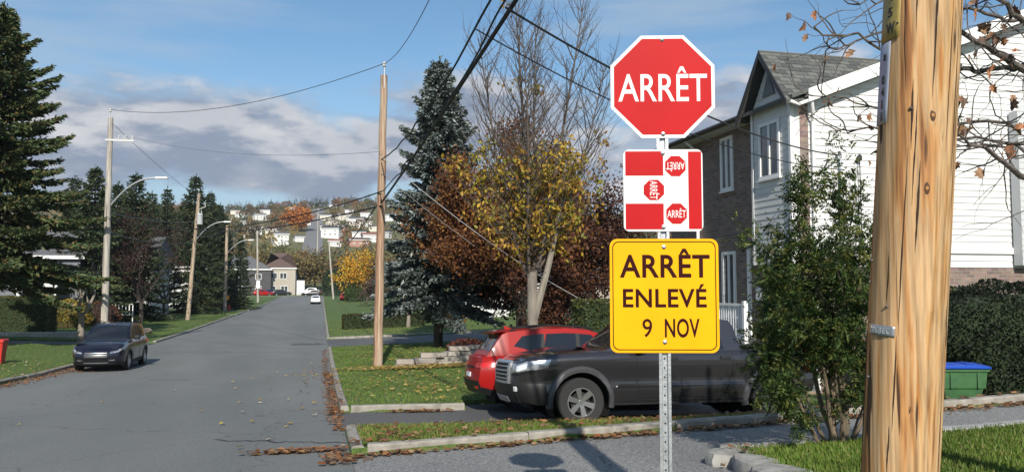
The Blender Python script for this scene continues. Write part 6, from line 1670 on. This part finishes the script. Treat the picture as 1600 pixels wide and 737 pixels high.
spots = [(437, 384, 11, 8, 8.5, 0, 0), (427, 372, 9, 8, 6, 1, 1), (466, 378, 9, 8, 5, 0, 0), (404, 344, 12, 8, 5.5, 0, 0), (414, 335, 12, 8, 5, 0, 2), (385, 352, 11, 8, 5, 2, 0), (518, 372, 13, 9, 7, 0, 2), (519, 352, 14, 8, 5, 1, 1), (532, 360, 12, 8, 5, 3, 0), (535, 344, 12, 8, 5, 1, 1), (562, 371, 15, 9, 5.5, 0, 2), (560, 385, 16, 9, 5, 3, 1),
         (558, 352, 14, 8, 6, 0, 2), (548, 345, 12, 8, 5, 0, 0), (578, 378, 12, 8, 5, 0, 3), (572, 340, 12, 8, 5, 0, 1), (460, 338, 12, 8, 5, 0, 0), (455, 330, 12, 8, 4.5, 2, 2), (366, 335, 13, 8, 5, 1, 0), (350, 345, 13, 8, 5, 0, 1), (640, 365, 12, 8, 5, 0, 2), (940, 355, 12, 8, 5, 0, 0), (955, 342, 12, 8, 5, 1, 1), (925, 370, 12, 8, 5.5, 0, 2), (970, 350, 12, 8, 5, 0, 3), (610, 345, 12, 8, 5, 0, 0), (1060, 350, 12, 8, 5, 2, 0), (520, 325, 12, 8, 4.5, 0, 0), (490, 322, 12, 8, 4.5, 1, 2), (330, 328, 12, 8, 4.5, 0, 0), (300, 332, 12, 8, 5, 1, 1), (473, 352, 11, 8, 5, 0, 1), (448, 348, 11, 8, 5, 2, 3), (395, 366, 11, 8, 5.5, 0, 1), (376, 340, 11, 8, 4.5, 0, 3), (507, 360, 11, 8, 5, 0, 0), (510, 344, 11, 8, 4.5, 1, 2), (545, 334, 11, 8, 4.5, 0, 0), (585, 362, 11, 8, 5, 1, 0), (568, 356, 12, 8, 5, 0, 1), (525, 385, 12, 8, 5, 0, 3), (600, 372, 11, 8, 5, 2, 2), (625, 350, 11, 8, 5, 0, 1)]
wn_, rn_ = ['white', 'cream', 'grey', 'brick'], ['grey', 'brown', 'black', 'red']
for i, (u, v, w, d, h, wi, ri) in enumerate(spots):
    Y = find_y(u, v); x, Y, z = hill_at(u, Y); k = .56 + .12 * math.sin(i * 2.3)
    lab = '%s house with %s roof %s the far hillside, %s of the hill road' % (wn_[wi], rn_[ri], 'high on' if v < 340 else 'half-way up' if v < 365 else 'low on', 'left' if u < 487 else 'right')
    if i == 0: lab = 'tall white three-storey house low on the far hillside left of the hill road'
    plain_house(lab, x, Y, math.radians(random.uniform(-25, 25)), w * k, d * k, h * k, HW[wi], HR[ri], 2.0 * k, [('f', w * k * q, .30 * h * k, 1.5 * k, 1.4 * k) for q in (-.28, .02, .3)] + ([('f', w * k * q, .66 * h * k, 1.4 * k, 1.2 * k) for q in (-.28, .3)] if h > 5.2 else []), group='houses on the far hillside', z=z)
# woods on the hill: one mass of crowns and conifers
def woods():
    r = np.random.default_rng(201); Vs = []; Cs = []; n0 = 0; P = []; D = []; S = []; C = []
    keep = [(py(u, 400, find_y(u, v))[0], find_y(u, v), w) for u, v, w, *_ in spots]
    pal = np.array([(.17, .125, .05), (.14, .12, .045), (.22, .13, .04), (.13, .1, .06), (.1, .11, .04), (.16, .11, .06), (.25, .10, .035), (.15, .10, .06), (.24, .17, .04)])
    cnt = 0
    while cnt < 2000:
        Y = r.uniform(250, 770) if cnt > 500 else r.uniform(640, 770); x = r.uniform(-.45, .75) * Y * .9
        if abs(x - (py(487 + (Y - 300) * .03, 400, Y)[0])) < 8 and 290 < Y < 645: continue
        if any(abs(x - a) < 3 + w * .42 and -16 < (Y - b) < 5 for a, b, w in keep): continue
        cnt += 1; z = base(x, Y)
        con = r.random() < (.62 if Y > 640 else .13)
        h = r.uniform(6, 11) if con else r.uniform(4, 7.5); m = 70 if con else 95
        if con:
            t = r.random(m) ** .7; a = r.uniform(0, 6.28, m); rad = h * .19 * (1 - t) * r.uniform(.7, 1.05, m); p = np.stack([x + rad * np.cos(a), Y + rad * np.sin(a), z + h * (.08 + .92 * t)], 1); c = np.array([.03, .045, .022]) * r.uniform(.7, 1.3); d = np.stack([np.cos(a), np.sin(a), -.3 + 0 * a], 1); s = h * .14 * (1.15 - t)
        else:
            q = r.normal(0, 1, (m, 3)); q /= np.linalg.norm(q, axis=1, keepdims=True); q *= r.uniform(.6, 1.05, (m, 1)); p = np.array([x, Y, z + h * .58]) + q * np.array([h * .4, h * .4, h * .46]); c = pal[r.integers(0, len(pal))] * r.uniform(.75, 1.3); d = q + r.normal(0, .6, (m, 3)); s = np.full(m, h * .17)
        P.append(p); D.append(d); S.append(s); C.append(c * r.uniform(.7, 1.3, (m, 1)))
    P, D, S, C = np.vstack(P), np.vstack(D), np.concatenate(S), np.vstack(C)
    tag(link('hill_woods', leaf_mesh('hill_woods', P, D, S, C, r, .75), LEAF), 'autumn woods and dark conifers covering the far hillside', 'woods', kind='stuff')
woods()
Y = find_y(466, 362); x, Y, z = hill_at(466, Y); broadleaf('bright orange round tree beside the hillside road', x, Y, 2, .3, 4.5, 3, 211, [(.5, .17, .03), (.42, .14, .03), (.5, .22, .05)], 2600, 1.3, z=z, forks=7, scat=1.1, spread=.8)
# trees in the hollow before the hill
HOL = 'brown autumn tree in the hollow beyond the end of the street'
for i, (u, Y, h) in enumerate([(470, 232, 13), (492, 240, 15), (515, 236, 13), (452, 246, 12), (535, 228, 11), (440, 262, 14), (560, 232, 12), (590, 225, 12), (612, 215, 12), (410, 262, 12)]):
    x = py(u, 440, Y)[0]; broadleaf(HOL, x, Y, h * .22, .25, h * .26, 3, 220 + i, [[(.17, .14, .055), (.2, .15, .06)], [(.16, .115, .055), (.2, .125, .06)], [(.12, .13, .05), (.16, .15, .055)]][i % 3], 2400, .75, group='brown trees in the hollow', forks=7, scat=.9, spread=.75, name='autumn_tree')
for i, (u, Y, h) in enumerate([(640, 100, 9), (930, 90, 8), (955, 110, 9), (900, 120, 10), (1000, 130, 11), (600, 130, 9)]):
    x = py(u, 440, Y)[0]; broadleaf('grey-brown garden tree behind the houses on the right', x, Y, h * .22, .2, h * .26, 3, 240 + i, [(.12, .085, .045), (.09, .07, .045), (.13, .1, .05)], 2600, .42, group='garden trees behind the right-hand houses', forks=6, scat=.55, spread=.7, name='autumn_tree')
# ------------------------------------------------------------------ haze
hm = bpy.data.materials.new('thin_haze'); hm.use_nodes = True; hm.node_tree.nodes.clear()
pv = hm.node_tree.nodes.new('ShaderNodeVolumePrincipled'); pv.inputs['Color'].default_value = (.86, .92, 1, 1); pv.inputs['Density'].default_value = .00018; pv.inputs['Anisotropy'].default_value = .2
ho = hm.node_tree.nodes.new('ShaderNodeOutputMaterial'); hm.node_tree.links.new(pv.outputs[0], ho.inputs['Volume'])
tag(MB().box(-960, 960, -60, 3060, -6, 100).build('haze', hm), 'thin pale autumn haze over the valley', 'haze', kind='stuff')
